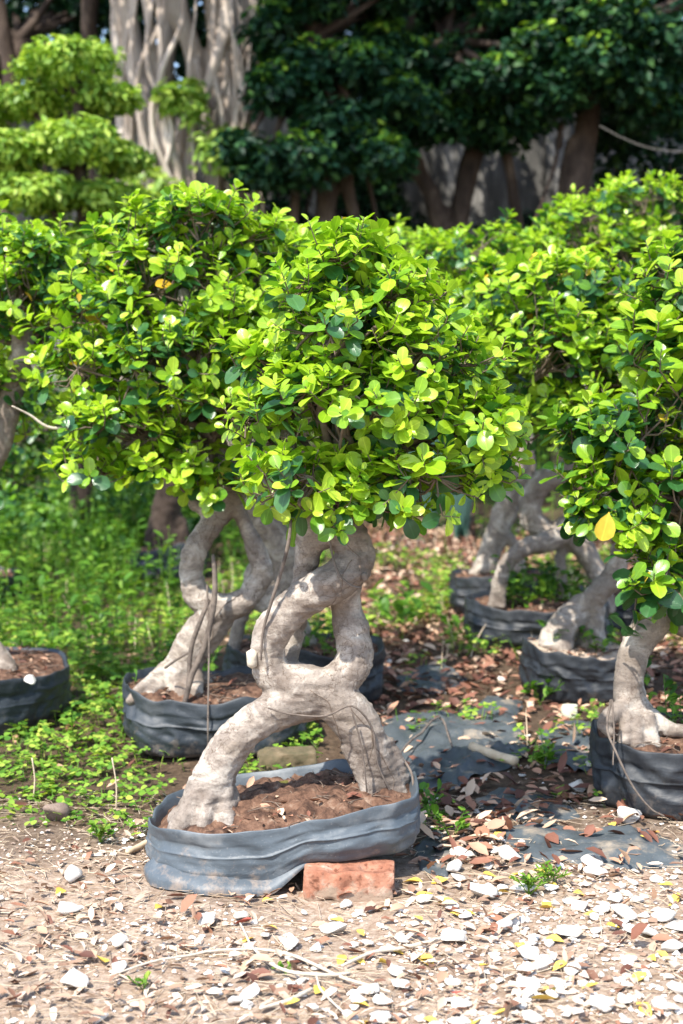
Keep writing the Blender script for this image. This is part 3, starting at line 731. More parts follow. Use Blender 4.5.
# ---- third tree, hidden behind the first two ------------------------
Y = 5.25
c = np.array([(304 - 341.5) / FPX * Y, Y, 0]); c[2] = gz1(c[0], c[1]) + .002
t3 = empty('potted_fig_tree', c, 'fig bonsai half hidden between the two ring-trunked trees, bag seen through the loop', 'bonsai tree', GRP)
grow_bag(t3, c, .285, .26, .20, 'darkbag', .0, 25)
trunk_mesh(t3, [
    [(255, 470, 13), (257, 498, 15), (268, 525, 16), (282, 548, 15), (286, 575, 14), (280, 605, 15), (300, 640, 16), (300, 665, 18)],
    [(274, 530, 11), (262, 556, 9), (252, 578, 8), (256, 598, 9), (270, 606, 11), (284, 610, 12)],
    [(246, 600, 8), (240, 622, 7), (234, 650, 6), (236, 676, 6)], [(280, 620, 10), (262, 650, 7), (246, 678, 6)],
    [(300, 650, 12), (330, 664, 8)], [(255, 480, 12), (265, 420, 9), (275, 350, 7)],
], Y, .009, 1.1, 41)
make_crown(t3, Y, [(265, 262, 0, 55, 30, .2), (300, 330, 0, 60, 50, .2), (225, 380, .1, 60, 60, .2), (290, 420, .1, 60, 40, .2)],
           W(262, 430, Y), .056, LEAF_MED, 150, .6, seed=23)
bag_weeds(t3, c, .26, .24, .2, 26, 3)

# ---- far left tree ---------------------------------------------------
Y = 4.85
c = np.array([(-28 - 341.5) / FPX * Y, Y + .02, 0]); c[2] = gz1(c[0], c[1]) + .002
t4 = empty('potted_fig_tree', c, 'fig bonsai cut by the left picture edge, pale root and stones in its bag', 'bonsai tree', GRP)
grow_bag(t4, c, .285, .40, .20, 'midbag', -.01, 35, soil_drop=.012, mound=.01)
trunk_mesh(t4, [
    [(6, 700, 16, -.12), (2, 676, 18, -.08), (-14, 652, 18, 0), (-40, 620, 17, 0), (-52, 570, 15), (-38, 520, 14), (-12, 470, 13), (6, 420, 12), (20, 360, 12), (22, 330, 11), (14, 290, 8)],
    [(-20, 690, 14, -.1), (-28, 660, 14), (-40, 630, 13)], [(-60, 700, 12, .05), (-55, 660, 12), (-44, 620, 13)],
    [(20, 345, 8), (34, 362, 5, -.05), (40, 380, 4, -.06)],
], Y, .0075, 1.0, 51)
make_crown(t4, Y, [(28, 262, 0, 42, 24, .18), (-15, 290, 0, 50, 40, .2), (62, 282, .05, 36, 36, .18), (-5, 252, .1, 50, 26, .18), (0, 395, .05, 42, 34, .18),
                   (-60, 340, 0, 50, 60, .2), (45, 330, .15, 32, 36, .15), (18, 300, -.12, 26, 26, .1)], W(20, 345, Y), .050, LEAF_HI, 230, .8, seed=24)

# ---- right front tree --------------------------------------------------
Y = 3.86
c = np.array([(706 - 341.5) / FPX * Y, Y, 0]); c[2] = gz1(c[0], c[1]) + .002
t5 = empty('potted_fig_tree', c, 'fig bonsai at right with smooth column trunk, spreading roots and dark lower leaves', 'bonsai tree', GRP)
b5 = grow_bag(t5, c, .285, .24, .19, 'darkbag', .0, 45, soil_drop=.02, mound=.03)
tr5 = trunk_mesh(t5, [
    [(690, 604, 9, .04), (672, 610, 14, .02), (654, 622, 17, 0), (638, 642, 16, -.02), (629, 672, 15, -.03), (630, 700, 17, -.03), (640, 722, 22, -.03), (644, 742, 22, -.03)],
    [(624, 706, 10, -.06), (611, 715, 9, -.1), (604, 726, 7, -.1), (612, 735, 5, -.12)], [(650, 715, 10, -.05), (668, 728, 8, -.08), (690, 732, 7, -.08)],
    [(636, 715, 8, -.09), (637, 748, 8, -.12)], [(648, 715, 8, -.09), (656, 748, 7, -.12)], [(628, 712, 7, -.09), (624, 744, 7, -.12)],
    [(655, 618, 10), (676, 626, 7), (700, 640, 6)], [(672, 610, 12, .02), (690, 560, 11, .03), (696, 500, 10, .04), (690, 420, 9, .03), (684, 350, 7, .03)],
], Y, .0062, .8, 61)
aerial(t5, [(611, 700, 1.6, -.17), (607, 728, 1.4, -.2), (616, 752, 1.2, -.26), (632, 785, 1.1, -.275), (650, 808, 1, -.29), (664, 816, .8, -.3)], Y)
aerial(t5, [(612, 700, 1.2, -.18), (614, 730, 1.0, -.21), (613, 765, .7, -.27)], Y)
make_crown(t5, Y, [
    (640, 440, -.02, 58, 42, .16), (690, 400, 0, 52, 50, .18), (618, 500, -.06, 50, 40, .14), (676, 510, -.05, 60, 52, .17), (655, 592, -.16, 34, 36, .1), (612, 528, -.12, 30, 26, .1),
    (735, 470, 0, 55, 70, .2), (720, 340, .02, 52, 50, .2), (655, 360, .05, 38, 36, .14), (690, 290, .08, 44, 36, .15), (600, 445, .0, 36, 30, .12), (690, 585, -.05, 34, 34, .1)],
    W(694, 500, Y + .04), .065, LEAF_HI, 210, .5, seed=25, branch_r=.012)
# one large yellow leaf hanging low on this crown
def one_leaf(parent, px, py, Yd, L, ang, mat, name='yellow_leaf'):
    mb = MB(); p = W(px, py, Yd)
    d = np.array([[math.sin(ang), -.15, -math.cos(ang)]]); d = unit(d)
    leaves(mb, LEAF_HI, p[None], d, np.array([[.15, -1, .35]]), np.array([L]), np.array([L * .72]), np.array([.12]), np.array([0]))
    return mb.obj(name, M[mat], parent)
o = one_leaf(t5, 609, 512, Y - .24, .075, -.25, 'yellow'); o['label'] = 'large yellow leaf hanging among the green ones'
bag_weeds(t5, c, .25, .2, .19, 26, 5, .04, .13)

# ---- right middle tree --------------------------------------------------
Y = 5.3
c = np.array([(584 - 341.5) / FPX * Y, Y, 0]); c[2] = gz1(c[0], c[1]) + .002
t6 = empty('potted_fig_tree', c, 'fig bonsai with leaning rough trunk in sandy soil, behind the smooth column trunk', 'bonsai tree', GRP)
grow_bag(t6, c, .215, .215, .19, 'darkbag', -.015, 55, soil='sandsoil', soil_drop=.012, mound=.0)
trunk_mesh(t6, [
    [(553, 652, 18, -.08), (562, 630, 17, -.05), (578, 610, 14, 0), (598, 592, 12, 0), (614, 572, 11, 0), (620, 540, 10), (610, 490, 10), (590, 440, 9), (575, 390, 8), (570, 340, 6)],
    [(590, 655, 16, 0), (590, 630, 14, .03), (594, 605, 11, .03)], [(600, 655, 10, -.05), (596, 632, 11, 0), (600, 618, 7)],
    [(570, 400, 7), (545, 388, 6), (520, 392, 5)], [(574, 395, 7), (600, 385, 6), (622, 378, 5)],
], Y, .008, 1.5, 71)
make_crown(t6, Y, [(562, 292, -.45, 52, 24, .18), (520, 340, -.5, 42, 30, .16), (606, 335, -.45, 42, 32, .18), (556, 358, -.6, 46, 32, .16), (600, 385, -.6, 42, 30, .16), (542, 420, -.5, 38, 26, .15), (630, 410, -.4, 42, 40, .18), (500, 300, -.2, 42, 36, .18), (585, 432, -.55, 34, 26, .14), (505, 400, -.2, 36, 34, .16)],
           W(578, 400, Y - .1), .056, LEAF_HI, 230, .85, seed=26)
bag_weeds(t6, c, .18, .17, .19, 12, 6, .04, .1)

# ---- loop trunk tree further back on the right -----------------------------
Y = 6.3
c = np.array([(540 - 341.5) / FPX * Y, Y, 0]); c[2] = gz1(c[0], c[1]) + .002
t7 = empty('potted_fig_tree', c, 'fig bonsai in the shade with a long curved root arching to its bag rim', 'bonsai tree', GRP)
grow_bag(t7, c, .30, .27, .20, 'darkbag', 0, 65)
tr7 = trunk_mesh(t7, [
    [(575, 455, 11), (563, 474, 12), (543, 482, 13), (531, 500, 13), (533, 520, 12), (552, 532, 12), (570, 522, 10), (577, 502, 8), (572, 482, 9), (563, 474, 10)],
    [(568, 526, 11, -.03), (550, 540, 11, -.08), (527, 547, 10, -.12), (508, 562, 8, -.15), (498, 582, 6, -.16), (493, 608, 5, -.16)],
    [(512, 558, 6, -.15), (503, 580, 5, -.17), (502, 608, 5, -.17)], [(556, 530, 12), (582, 548, 11), (598, 575, 11), (604, 612, 13)],
    [(570, 535, 8), (560, 560, 6), (566, 610, 6)], [(575, 455, 11), (560, 420, 9), (530, 370, 8), (510, 320, 6)],
], Y, .010, 1.2, 81)
rw = MB(); px_tube(rw, [(583, 476, 8, -.04), (588, 500, 9, -.05), (590, 520, 8, -.05), (597, 540, 4, -.06)], Y, 4, 9); rw.obj('torn_limb', M['redwood'], tr7)
make_crown(t7, Y, [(475, 262, 0, 52, 26, .22), (430, 272, .1, 36, 30, .2), (520, 262, .05, 44, 32, .2), (480, 320, -.05, 50, 40, .2), (590, 425, 0, 50, 24, .2), (500, 400, 0, 45, 45, .2), (455, 355, .1, 40, 40, .2), (490, 388, -.5, 46, 32, .28), (545, 380, -.45, 42, 28, .28)],
           W(520, 360, Y), .056, LEAF_MED, 150, .65, seed=27)
bag_weeds(t7, c, .27, .25, .2, 44, 7, .05, .14)

# ---- leaning dark trunk behind it ---------------------------------------
Y = 7.2
c = np.array([(506 - 341.5) / FPX * Y, Y, 0]); c[2] = gz1(c[0], c[1]) + .002
t8 = empty('potted_fig_tree', c, 'slanting-trunked fig bonsai at the shady back of the aisle, behind the arching root', 'bonsai tree', GRP)
grow_bag(t8, c, .27, .26, .20, 'darkbag', 0, 75)
trunk_mesh(t8, [[(484, 572, 13), (490, 552, 12), (500, 525, 12), (512, 495, 13), (524, 468, 12), (520, 420, 10), (500, 360, 8), (480, 310, 6)],
                [(484, 570, 10), (470, 582, 8)], [(500, 530, 8), (516, 548, 6), (520, 575, 6)]], Y, .012, 1.3, 91)
make_crown(t8, Y, [(450, 300, 0, 50, 36, .25), (400, 262, .3, 40, 30, .25), (500, 300, .1, 50, 40, .25), (470, 380, .1, 55, 50, .25), (530, 330, .2, 50, 50, .25)],
           W(500, 370, Y), .056, LEAF_MED, 130, .6, seed=28)

# ---- tall tree at the back right -----------------------------------------
Y = 6.7
c = np.array([(648 - 341.5) / FPX * Y, Y + .1, 0]); c[2] = gz1(c[0], c[1]) + .002
t9 = empty('potted_fig_tree', c, 'tallest fig bonsai of the right side, broad bright crown at the back', 'bonsai tree', GRP)
grow_bag(t9, c, .29, .27, .20, 'darkbag', 0, 85)
trunk_mesh(t9, [[(645, 600, 16), (650, 550, 14), (640, 500, 13), (655, 440, 12), (660, 370, 11), (664, 300, 9), (672, 240, 8), (670, 200, 4)],
                [(662, 600, 12), (655, 560, 12)], [(630, 600, 10), (645, 570, 10)]], Y, .012, 1.2, 101)
make_crown(t9, Y, [(635, 206, 0, 52, 22, .22), (583, 238, -.1, 42, 30, .22), (690, 232, .05, 52, 42, .22), (610, 270, -.12, 52, 36, .22), (560, 262, .1, 44, 30, .2), (668, 290, -.1, 50, 36, .2), (650, 350, 0, 60, 50, .25), (730, 300, 0, 50, 60, .25)],
           W(660, 360, Y), .054, LEAF_MED, 170, .7, seed=29)

# ---- back left trees -------------------------------------------------------
Y = 8.4
c = np.array([(168 - 341.5) / FPX * Y, Y, 0]); c[2] = gz1(c[0], c[1]) + .002
t10 = empty('potted_fig_tree', c, 'fig bonsai with squat brown trunk standing beyond the green weeds', 'bonsai tree', GRP)
grow_bag(t10, c, .21, .2, .20, 'midbag', .04, 95)
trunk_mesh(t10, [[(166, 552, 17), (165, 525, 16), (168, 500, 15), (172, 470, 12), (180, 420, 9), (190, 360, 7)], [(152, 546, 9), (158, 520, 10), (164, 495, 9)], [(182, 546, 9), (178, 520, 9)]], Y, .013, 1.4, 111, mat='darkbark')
make_crown(t10, Y, [(180, 330, 0, 60, 40, .3), (120, 370, 0, 60, 45, .3), (240, 360, 0, 60, 50, .3), (170, 410, 0, 70, 40, .3), (60, 340, .3, 60, 45, .3)], W(182, 420, Y), .058, LEAF_MED, 90, .5, seed=30)
Y = 7.4
c = np.array([(-30 - 341.5) / FPX * Y, Y, 0]); c[2] = gz1(c[0], c[1]) + .002
t11 = empty('potted_fig_tree', c, 'dim fig bonsai behind the left edge tree, thin dark trunk in the weeds', 'bonsai tree', GRP)
grow_bag(t11, c, .24, .24, .18, 'darkbag', 0, 105)
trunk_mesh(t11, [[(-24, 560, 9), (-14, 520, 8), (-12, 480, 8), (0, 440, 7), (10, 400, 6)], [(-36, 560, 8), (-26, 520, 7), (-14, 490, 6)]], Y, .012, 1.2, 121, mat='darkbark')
make_crown(t11, Y, [(0, 440, 0, 48, 34, .3), (10, 486, .1, 40, 26, .25), (40, 420, .1, 45, 36, .25), (-40, 400, 0, 60, 60, .3), (75, 440, .3, 40, 30, .25)], W(8, 420, Y), .058, LEAF_MED, 110, .3, seed=31)

# ------------------------------------------------------------------ background
def leafmass(mb, c, R, n, L, r, mat=0, tmpl=LEAF_LO, shell=.55, up=.6, fuzz=1.0):
    d = rdirs(n, r); rad = shell + (1 - shell) * r.random(n) ** .6
    rad = rad * (1 + fuzz * (.26 * vnoise(d + c, 2.2, 3) + .16 * vnoise(d + c, 5, 4)))
    p = c + d * R * rad[:, None]
    nrm = unit(unit(d / R) * .6 + np.array([0, 0, up]) + r.normal(size=d.shape) * .4)
    dr = unit(np.cross(nrm, rdirs(n, r)) + np.array([0, 0, -.15]))
    ls = L * r.uniform(.7, 1.25, n)
    leaves(mb, tmpl, p, dr, nrm, ls, ls * .6, r.uniform(0, .2, n), np.full(n, mat))

# cloud-pruned tree at the left
Y = 9.2
c = np.array([(80 - 341.5) / FPX * Y, Y, gz1(-1.7, Y)])
cl = empty('cloud_pruned_tree', c, 'sunlit cloud-pruned tree of rounded green pads before the banyan trunk', 'tree')
pads = [(68, 62, 0, 50, 28, .38), (22, 100, .2, 42, 18, .32), (106, 98, .15, 38, 17, .32), (78, 140, -.25, 46, 26, .36), (10, 150, -.1, 36, 24, .32), (122, 158, .2, 32, 18, .3), (40, 192, -.1, 52, 22, .36), (112, 200, 0, 42, 22, .34), (-40, 120, .2, 44, 30, .35), (70, 240, .1, 70, 25, .35)]
r = np.random.default_rng(40); mb = MB(); s = Y / FPX
tb = MB()
px_tube(tb, [(80, 520, 12), (84, 400, 11), (76, 300, 10), (86, 220, 9), (74, 150, 8), (80, 100, 6), (72, 66, 4)], Y, 6, 9)
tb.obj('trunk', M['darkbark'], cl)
for p in pads:
    cc = W(p[0], p[1], Y + p[2]); R = np.array([p[3] * s, p[5], p[4] * s])
    leafmass(mb, cc, R * np.array([.98, 1, .86]), 900, .058, r, 0, LEAF_LO, .45, .7, .9)
    for q in range(7): leafmass(mb, cc + rdirs(1, r)[0] * R * np.array([.85, .85, .6]), R * r.uniform(.22, .42), 110, .055, r, 0, LEAF_LO, .4, .8)
    bb = MB(); st = W(80, p[1] + 50, Y); tube(bb, catmull([st, (st + cc) / 2 + np.array([0, 0, -.03]), cc], 5), np.linspace(.035, .012, 11), 7); bb.obj('branch', M['darkbark'], cl)
mb.obj('crown', M['hedge'], cl)

# banyan with its curtain of aerial roots
Y = 12.6
c = np.array([(185 - 341.5) / FPX * Y, Y, gz1(-1.4, Y)])
by = empty('banyan_tree', c, 'huge pale banyan trunk made of fused aerial roots', 'tree')
r = np.random.default_rng(41); mb = MB()
for ch in (
    [(112, -160, 15), (118, -40, 13), (126, 20, 12), (136, 70, 11), (145, 110, 10), (150, 190, 10), (150, 400, 12), (140, 520, 16)],
    [(140, -160, 6, -.4), (144, -40, 5, -.4), (150, 30, 5, -.42), (160, 90, 5, -.44), (170, 150, 5, -.44), (178, 190, 5, -.4), (184, 400, 6, -.3), (186, 520, 8, -.2)],
    [(160, -160, 15), (168, -40, 13), (178, 10, 12), (190, 42, 11), (195, 75, 10), (188, 112, 9), (180, 150, 9), (176, 250, 10), (172, 520, 14)],
    [(240, -160, 12, -.3), (233, -40, 10, -.35), (224, 30, 9, -.4), (212, 70, 8, -.42), (202, 100, 7, -.4), (194, 130, 7, -.35), (190, 190, 6, -.3), (186, 400, 8, -.2)],
    [(250, -160, 13, .1), (249, -40, 11, .1), (246, 40, 10, .1), (241, 110, 10, .05), (239, 190, 10, .05), (242, 400, 12), (248, 520, 15)],
    [(225, -100, 8, .1), (229, 20, 9, .05), (231, 90, 8, 0), (226, 190, 8, 0), (228, 400, 9), (226, 520, 12)],
    [(206, -160, 10, .1), (211, -40, 9, .1), (215, 40, 8, .05), (216, 110, 8, 0), (211, 200, 8, 0), (208, 520, 12)],
    [(130, -60, 7, .2), (120, 60, 8, .15), (124, 160, 8, .1), (118, 300, 9), (112, 520, 12)],
    [(196, 60, 5, -.1), (206, 110, 5, -.15), (214, 170, 5, -.15), (224, 260, 5, -.1), (226, 400, 6)],
    [(140, 90, 5, -.2), (130, 140, 5, -.25), (128, 200, 5, -.2), (124, 400, 6)],
    [(172, -160, 12, .8), (166, 100, 9, .8), (168, 520, 13, .8)], [(208, -160, 12, .9), (226, 100, 9, .9), (214, 520, 13, .9)]):
    px_tube(mb, ch, Y, 6, 9)
V, Nn, F4, F3 = remeshed(mb, .026, 1)
V = V + Nn * (.028 * fbm(V * np.array([1, 1, .25]), 6, 3, 3))[:, None]
o = MB(); o.add(V, F4); o.obj('trunk', M['banyan'], by)
for k in range(20):
    ar = MB(); x = r.uniform(114, 258); rr = r.uniform(1.0, 3.2); dy = -.3 - .25 * r.random(); b1, b2 = r.normal(size=2) * 6
    px_tube(ar, [(x - b1 * 2, -120, rr * 1.3, dy + .2), (x + b1 * 1.6, 0, rr, dy), (x + b2 * 1.8, 70, rr, dy - .05), (x - b1, 130, rr, dy), (x + b1 * 1.5, 230, rr, dy + .1), (x, 420, rr * .8, dy + .2)], Y, 5, 6)
    ar.obj('aerial_root', M['banyan'], by)
mb = MB()
for k in range(12):
    cc = W(r.uniform(-20, 330), r.uniform(-420, -230), Y + r.uniform(-.4, 2.2)); leafmass(mb, cc, np.array([1.1, 1.1, .6]), 1500, .10, r, 0)
for px_, py_, rx_, rz_ in ((190, 100, .14, .2), (170, 95, .12, .12), (225, 150, .28, .22), (150, 190, .3, .2)):
    leafmass(mb, W(px_, py_, Y - .6), np.array([rx_, .2, rz_]), 260, .08, r, 1)
mb.obj('crown', [M['darkleaf'], M['hedge']], by)

# dark shade trees
def dark_tree(label, Y, base_px, trunks, blobs, n, seed, high):
    r = np.random.default_rng(seed)
    c = np.array([(base_px - 341.5) / FPX * Y, Y, 0]); c[2] = gz1(c[0], Y)
    t = empty('shade_tree', c, label, 'tree', 'dark trees behind the bonsai rows')
    mb = MB()
    for ch in trunks: px_tube(mb, ch, Y, 6, 10)
    V, Nn, F4, F3 = remeshed(mb, .03, 2)
    V = V + Nn * (.02 * fbm(V * np.array([1, 1, .35]), 7, seed, 3))[:, None]
    o = MB(); o.add(V, F4); o.obj('trunk', M['darkbark'], t)
    mb = MB(); s = Y / FPX
    for (px_, py_, dy, rx, rz, ry) in blobs:
        cc = W(px_, py_, Y + dy); R = np.array([rx * s, ry, rz * s])
        leafmass(mb, cc, R, int(n * (rx * rz) / 1000 + 120), .085, r, 0, LEAF_LO, .35, .8)
        tp = cc + np.array([0, -.05, R[2] * .75]); leafmass(mb, tp, R * np.array([.7, .7, .4]), int(n * .17), .07, r, int(r.random() < .6), LEAF_LO, .5, .9)  # many clumps get a cap of the brighter leaf, painted as sunlit tops
        q0 = W(base_px, 40, Y); bb = MB(); tube(bb, catmull([q0, (q0 + cc) / 2, cc], 4), np.linspace(.05, .015, 9), 6); bb.obj('branch', M['darkbark'], t)
    for k in range(high):
        cc = W(base_px + r.uniform(-190, 190), r.uniform(-420, -90), Y + r.uniform(-2.6, 1.6)); leafmass(mb, cc, np.array([.95, .95, .5]), 1300, .10, r, 0)
    mb.obj('crown', [M['darkleaf'], M['sunlit_top']], t)

r = np.random.default_rng(50)
def fill(x0, x1, y0, y1, k, dy=(-.6, 1.2)):
    return [(r.uniform(x0, x1), r.uniform(y0, y1), r.uniform(*dy), r.uniform(24, 46), r.uniform(12, 22), r.uniform(.22, .42)) for _ in range(k)]
dark_tree('dark leafy shade tree beside the banyan, foliage almost touching the bonsai tops', 12.0, 310,
          [[(312, 520, 14), (318, 300, 11), (326, 200, 10), (318, 120, 10), (310, 20, 9), (305, -90, 8)], [(284, 520, 8), (288, 300, 6), (296, 190, 6), (304, 100, 6)], [(362, 500, 8), (358, 260, 7), (350, 190, 7), (330, 110, 6)], [(384, 500, 6), (378, 250, 5), (368, 180, 5), (340, 90, 5)]],
          fill(275, 405, -40, 160, 34) + [(240, 150, -.5, 26, 16, .3), (262, 172, -.4, 34, 16, .4), (300, 160, -.6, 44, 22, .4), (278, 90, -.4, 30, 24, .4), (272, 30, -.2, 30, 24, .4), (370, 150, -.3, 46, 20, .4)], 560, 51, 4)
dark_tree('dark leafy shade tree with two leaning trunks against the grey wall', 12.9, 445,
          [[(458, 520, 14), (457, 300, 11), (459, 225, 10), (465, 185, 10), (476, 145, 10), (488, 90, 10), (486, 0, 9), (474, -90, 8)], [(452, 520, 12), (450, 300, 10), (443, 235, 9), (428, 190, 9), (413, 158, 9), (402, 110, 9), (410, 0, 8)],
           [(520, 500, 7), (520, 260, 6), (512, 190, 6), (500, 120, 5), (495, 60, 5)]],
          fill(385, 545, -40, 125, 32) + [(430, 120, -.5, 42, 22, .4), (400, 95, -.5, 42, 24, .4), (505, 75, -.9, 40, 16, .4), (540, 48, -.9, 40, 16, .4), (478, 85, -.8, 36, 18, .4), (500, 130, -.2, 46, 20, .4), (535, 110, -.6, 40, 18, .4)], 560, 52, 4)
dark_tree('dark leafy shade tree with thick ridged trunk on the right of the wall', 12.4, 578,
          [[(570, 520, 19), (572, 300, 16), (574, 220, 15), (580, 170, 13), (588, 120, 12), (590, 40, 13), (585, -80, 10)], [(560, 500, 9), (562, 260, 8), (566, 190, 8), (574, 140, 7)],
           [(528, 240, 3, -.3), (545, 195, 3, -.25), (556, 160, 3, -.2), (562, 120, 3, 0)]],
          fill(540, 760, -40, 130, 38) + [(600, 60, -.8, 42, 20, .4), (640, 80, -.6, 42, 22, .4), (670, 40, -.7, 46, 22, .4), (620, 20, -.8, 44, 20, .4), (560, 90, -.5, 34, 20, .4), (655, 115, -.2, 46, 16, .4), (720, 90, 0, 50, 60, .5)], 560, 53, 4)
dark_tree('dim shade tree with pale slender trunk behind the cloud-pruned tree', 13.6, 20,
          [[(6, 520, 9), (8, 300, 8), (4, 150, 7), (10, 70, 7), (0, 0, 7), (4, -90, 6)], [(100, 500, 10), (102, 300, 9), (96, 160, 8), (92, 60, 9), (88, -20, 9), (80, -100, 8)]],
          fill(-120, 130, -40, 200, 26, (.2, 1.6)), 420, 54, 6)

# grey wall
def build_wall():
    mb = MB(); Yw = 15.2; z0 = gz1(0, Yw) - .3
    w = empty('concrete_wall', (0, Yw, z0), 'stained grey concrete wall seen between the dark tree trunks', 'wall')
    def box(m, x0, x1, y0, y1, za, zb):
        V = np.array([(x, y, z) for z in (za, zb) for y in (y0, y1) for x in (x0, x1)])
        m.add(V, np.array([(0, 2, 3, 1), (4, 5, 7, 6), (0, 1, 5, 4), (2, 6, 7, 3), (0, 4, 6, 2), (1, 3, 7, 5)]))
    x = -11.0
    while x < 11:
        box(mb, x, x + 1.17, Yw, Yw + .12, z0, z0 + 4.3); x += 1.2
    mb.obj('panel', M['wall'], w, smooth=False)
    m2 = MB()
    for k in range(19): box(m2, -11 + k * 1.2 - .05, -11 + k * 1.2 + .02, Yw - .04, Yw + .16, z0, z0 + 4.4)
    m2.obj('joint_post', M['wall'], w, smooth=False)
build_wall()

# woods behind the wall
r = np.random.default_rng(60); mb = MB()
for k in range(190):
    cc = np.array([r.uniform(-11, 11), r.uniform(16.6, 20), r.uniform(.6, 12)]); leafmass(mb, cc, np.array([1.5, 1.2, 1.1]), 520, .22, r, 0)
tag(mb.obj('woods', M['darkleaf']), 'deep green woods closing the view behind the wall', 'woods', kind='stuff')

for k, (x0, lab) in enumerate(((275, 'dark shrub in the shade left of the leaning trunks'), (345, 'dark shrub between the banyan side trunks and the wall'), (620, 'dark shrub right of the thick ridged trunk'), (675, 'dark shrub at the far right before the wall'), (540, 'low dark shrub between the leaning and ridged trunks'))):
    Ys = 13.9 if k != 4 else 14.4; b0 = np.array([(x0 - 341.5) / FPX * Ys, Ys, gz1(0, Ys)]); sh = empty('dark_shrub', b0, lab, 'shrub'); mb = MB(); r = np.random.default_rng(80 + k)
    hh = (3.3, 3.1, 3.5, 3.5, 2.5)[k]
    for q in range(20): leafmass(mb, b0 + np.array([r.normal() * .3, r.normal() * .2, r.uniform(.3, hh)]), np.array([.4, .35, .35]), 420, .085, r, 0)
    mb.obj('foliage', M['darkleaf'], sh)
    for q in range(3):
        st = MB(); tube(st, catmull([b0, b0 + np.array([r.normal() * .1, 0, hh * .5]), b0 + np.array([r.normal() * .3, 0, hh * .9])], 4), .02, 6); st.obj('stem', M['darkbark'], sh)

# blue green agave rosettes in the shade
for k, (px_, n_, lab) in enumerate(((462, 12, 'blue-green spiky agave below the two leaning dark trunks'), (432, 8, 'smaller blue-green agave just left of the spiky one'))):
    Ya = 10.2 + k * .5; b0 = np.array([(px_ - 341.5) / FPX * Ya, Ya, gz1(0, Ya)])
    ag = empty('agave_plant', b0, lab, 'plant')
    r = np.random.default_rng(70 + k)
    for q in range(n_):
        a = q * 2.4; d = unit(np.array([[math.cos(a) * .35, math.sin(a) * .35, 1.0]]) + r.normal(size=(1, 3)) * .06)
        m_ = MB(); Lg = (2.28 - b0[2]) * r.uniform(.8, 1.0) if k == 0 else 1.9 * r.uniform(.85, 1)
        leaves(m_, leaf_template([0, .3, .7, .9, 1], [.3, .42, .5, .3, .01], .5), b0[None], d, np.array([[-math.cos(a), -math.sin(a), .3]]), np.array([Lg]), np.array([.16]), np.array([-.06]), np.array([0]))
        m_.obj('leaf', M['agave'], ag)

# rope across the gap at the right
mb = MB(); P = catmull([W(600, 126, 11.4), W(625, 139, 11.3), W(655, 149, 11.2), W(700, 152, 11.1), W(760, 150, 11)], 6); tube(mb, P, .0032, 6)
tag(mb.obj('rope', M['rope'], None, P[0]), 'pale rope slung from the thick ridged trunk', 'rope')

# ------------------------------------------------------------------ things on the ground
def put(o, x, y, z):
    o.location = (x, y, z)

# the brick under the front bag
def worn_box(L_, D_, H_, seed, n=14):
    mb = MB()
    import itertools
    V, F = [], []
    def face(o, u, v, nu, nv):
        b = len(V)
        for i in range(nu + 1):
            for j in range(nv + 1): V.append(o + u * i / nu + v * j / nv)
        for i in range(nu):
            for j in range(nv): F.append((b + i * (nv + 1) + j, b + (i + 1) * (nv + 1) + j, b + (i + 1) * (nv + 1) + j + 1, b + i * (nv + 1) + j + 1))
    x, y, z = np.array([L_, 0, 0]), np.array([0, D_, 0]), np.array([0, 0, H_]); o = np.array([-L_ / 2, -D_ / 2, 0])
    face(o, x, z, 30, n); face(o + y, z, x, n, 30); face(o, z, y, n, n); face(o + x, y, z, n, n); face(o + z, x, y, 30, n); face(o, y, x, n, 30)
    V = np.array(V); cc = np.array([0, 0, H_ / 2]); hs = np.array([L_, D_, H_]) / 2
    rel = V - cc; rb = .0045
    inner = np.clip(rel, -(hs - rb), hs - rb); off = rel - inner
    ln = np.linalg.norm(off, axis=1, keepdims=True)
    rel = np.where(ln > 0, inner + off / np.maximum(ln, 1e-9) * np.minimum(ln, rb), rel)
    nrm = unit(rel / hs ** 1)
    rel = rel + nrm * (.0028 * fbm(rel, 36, seed, 3) - .020 * np.clip(vnoise(rel, 26, seed + 4) - .3, 0, 1) * (ln[:, 0] > .0005) - .003 * np.clip(vnoise(rel, 60, seed + 6) - .3, 0, 1))[:, None]
    mb.add(rel + cc, np.array(F)); return mb
br = worn_box(.205, .10, .072, 3).obj('brick', M['brick'])
p = G(349, 897); put(br, p[0], p[1] + .062, gz1(p[0], p[1]) - .004); br.rotation_euler = (0, .02, -.03)
tag(br, 'worn red clay brick wedged under the dusty grey bag', 'brick')
br2 = worn_box(.17, .10, .075, 8).obj('brick', M['mossbrick'])
p = G(287, 772); put(br2, p[0], 4.15, gz1(p[0], 4.15) - .002); br2.rotation_euler = (0, 0, .12)
tag(br2, 'mossy brown block in the gap behind the propped bag', 'brick')

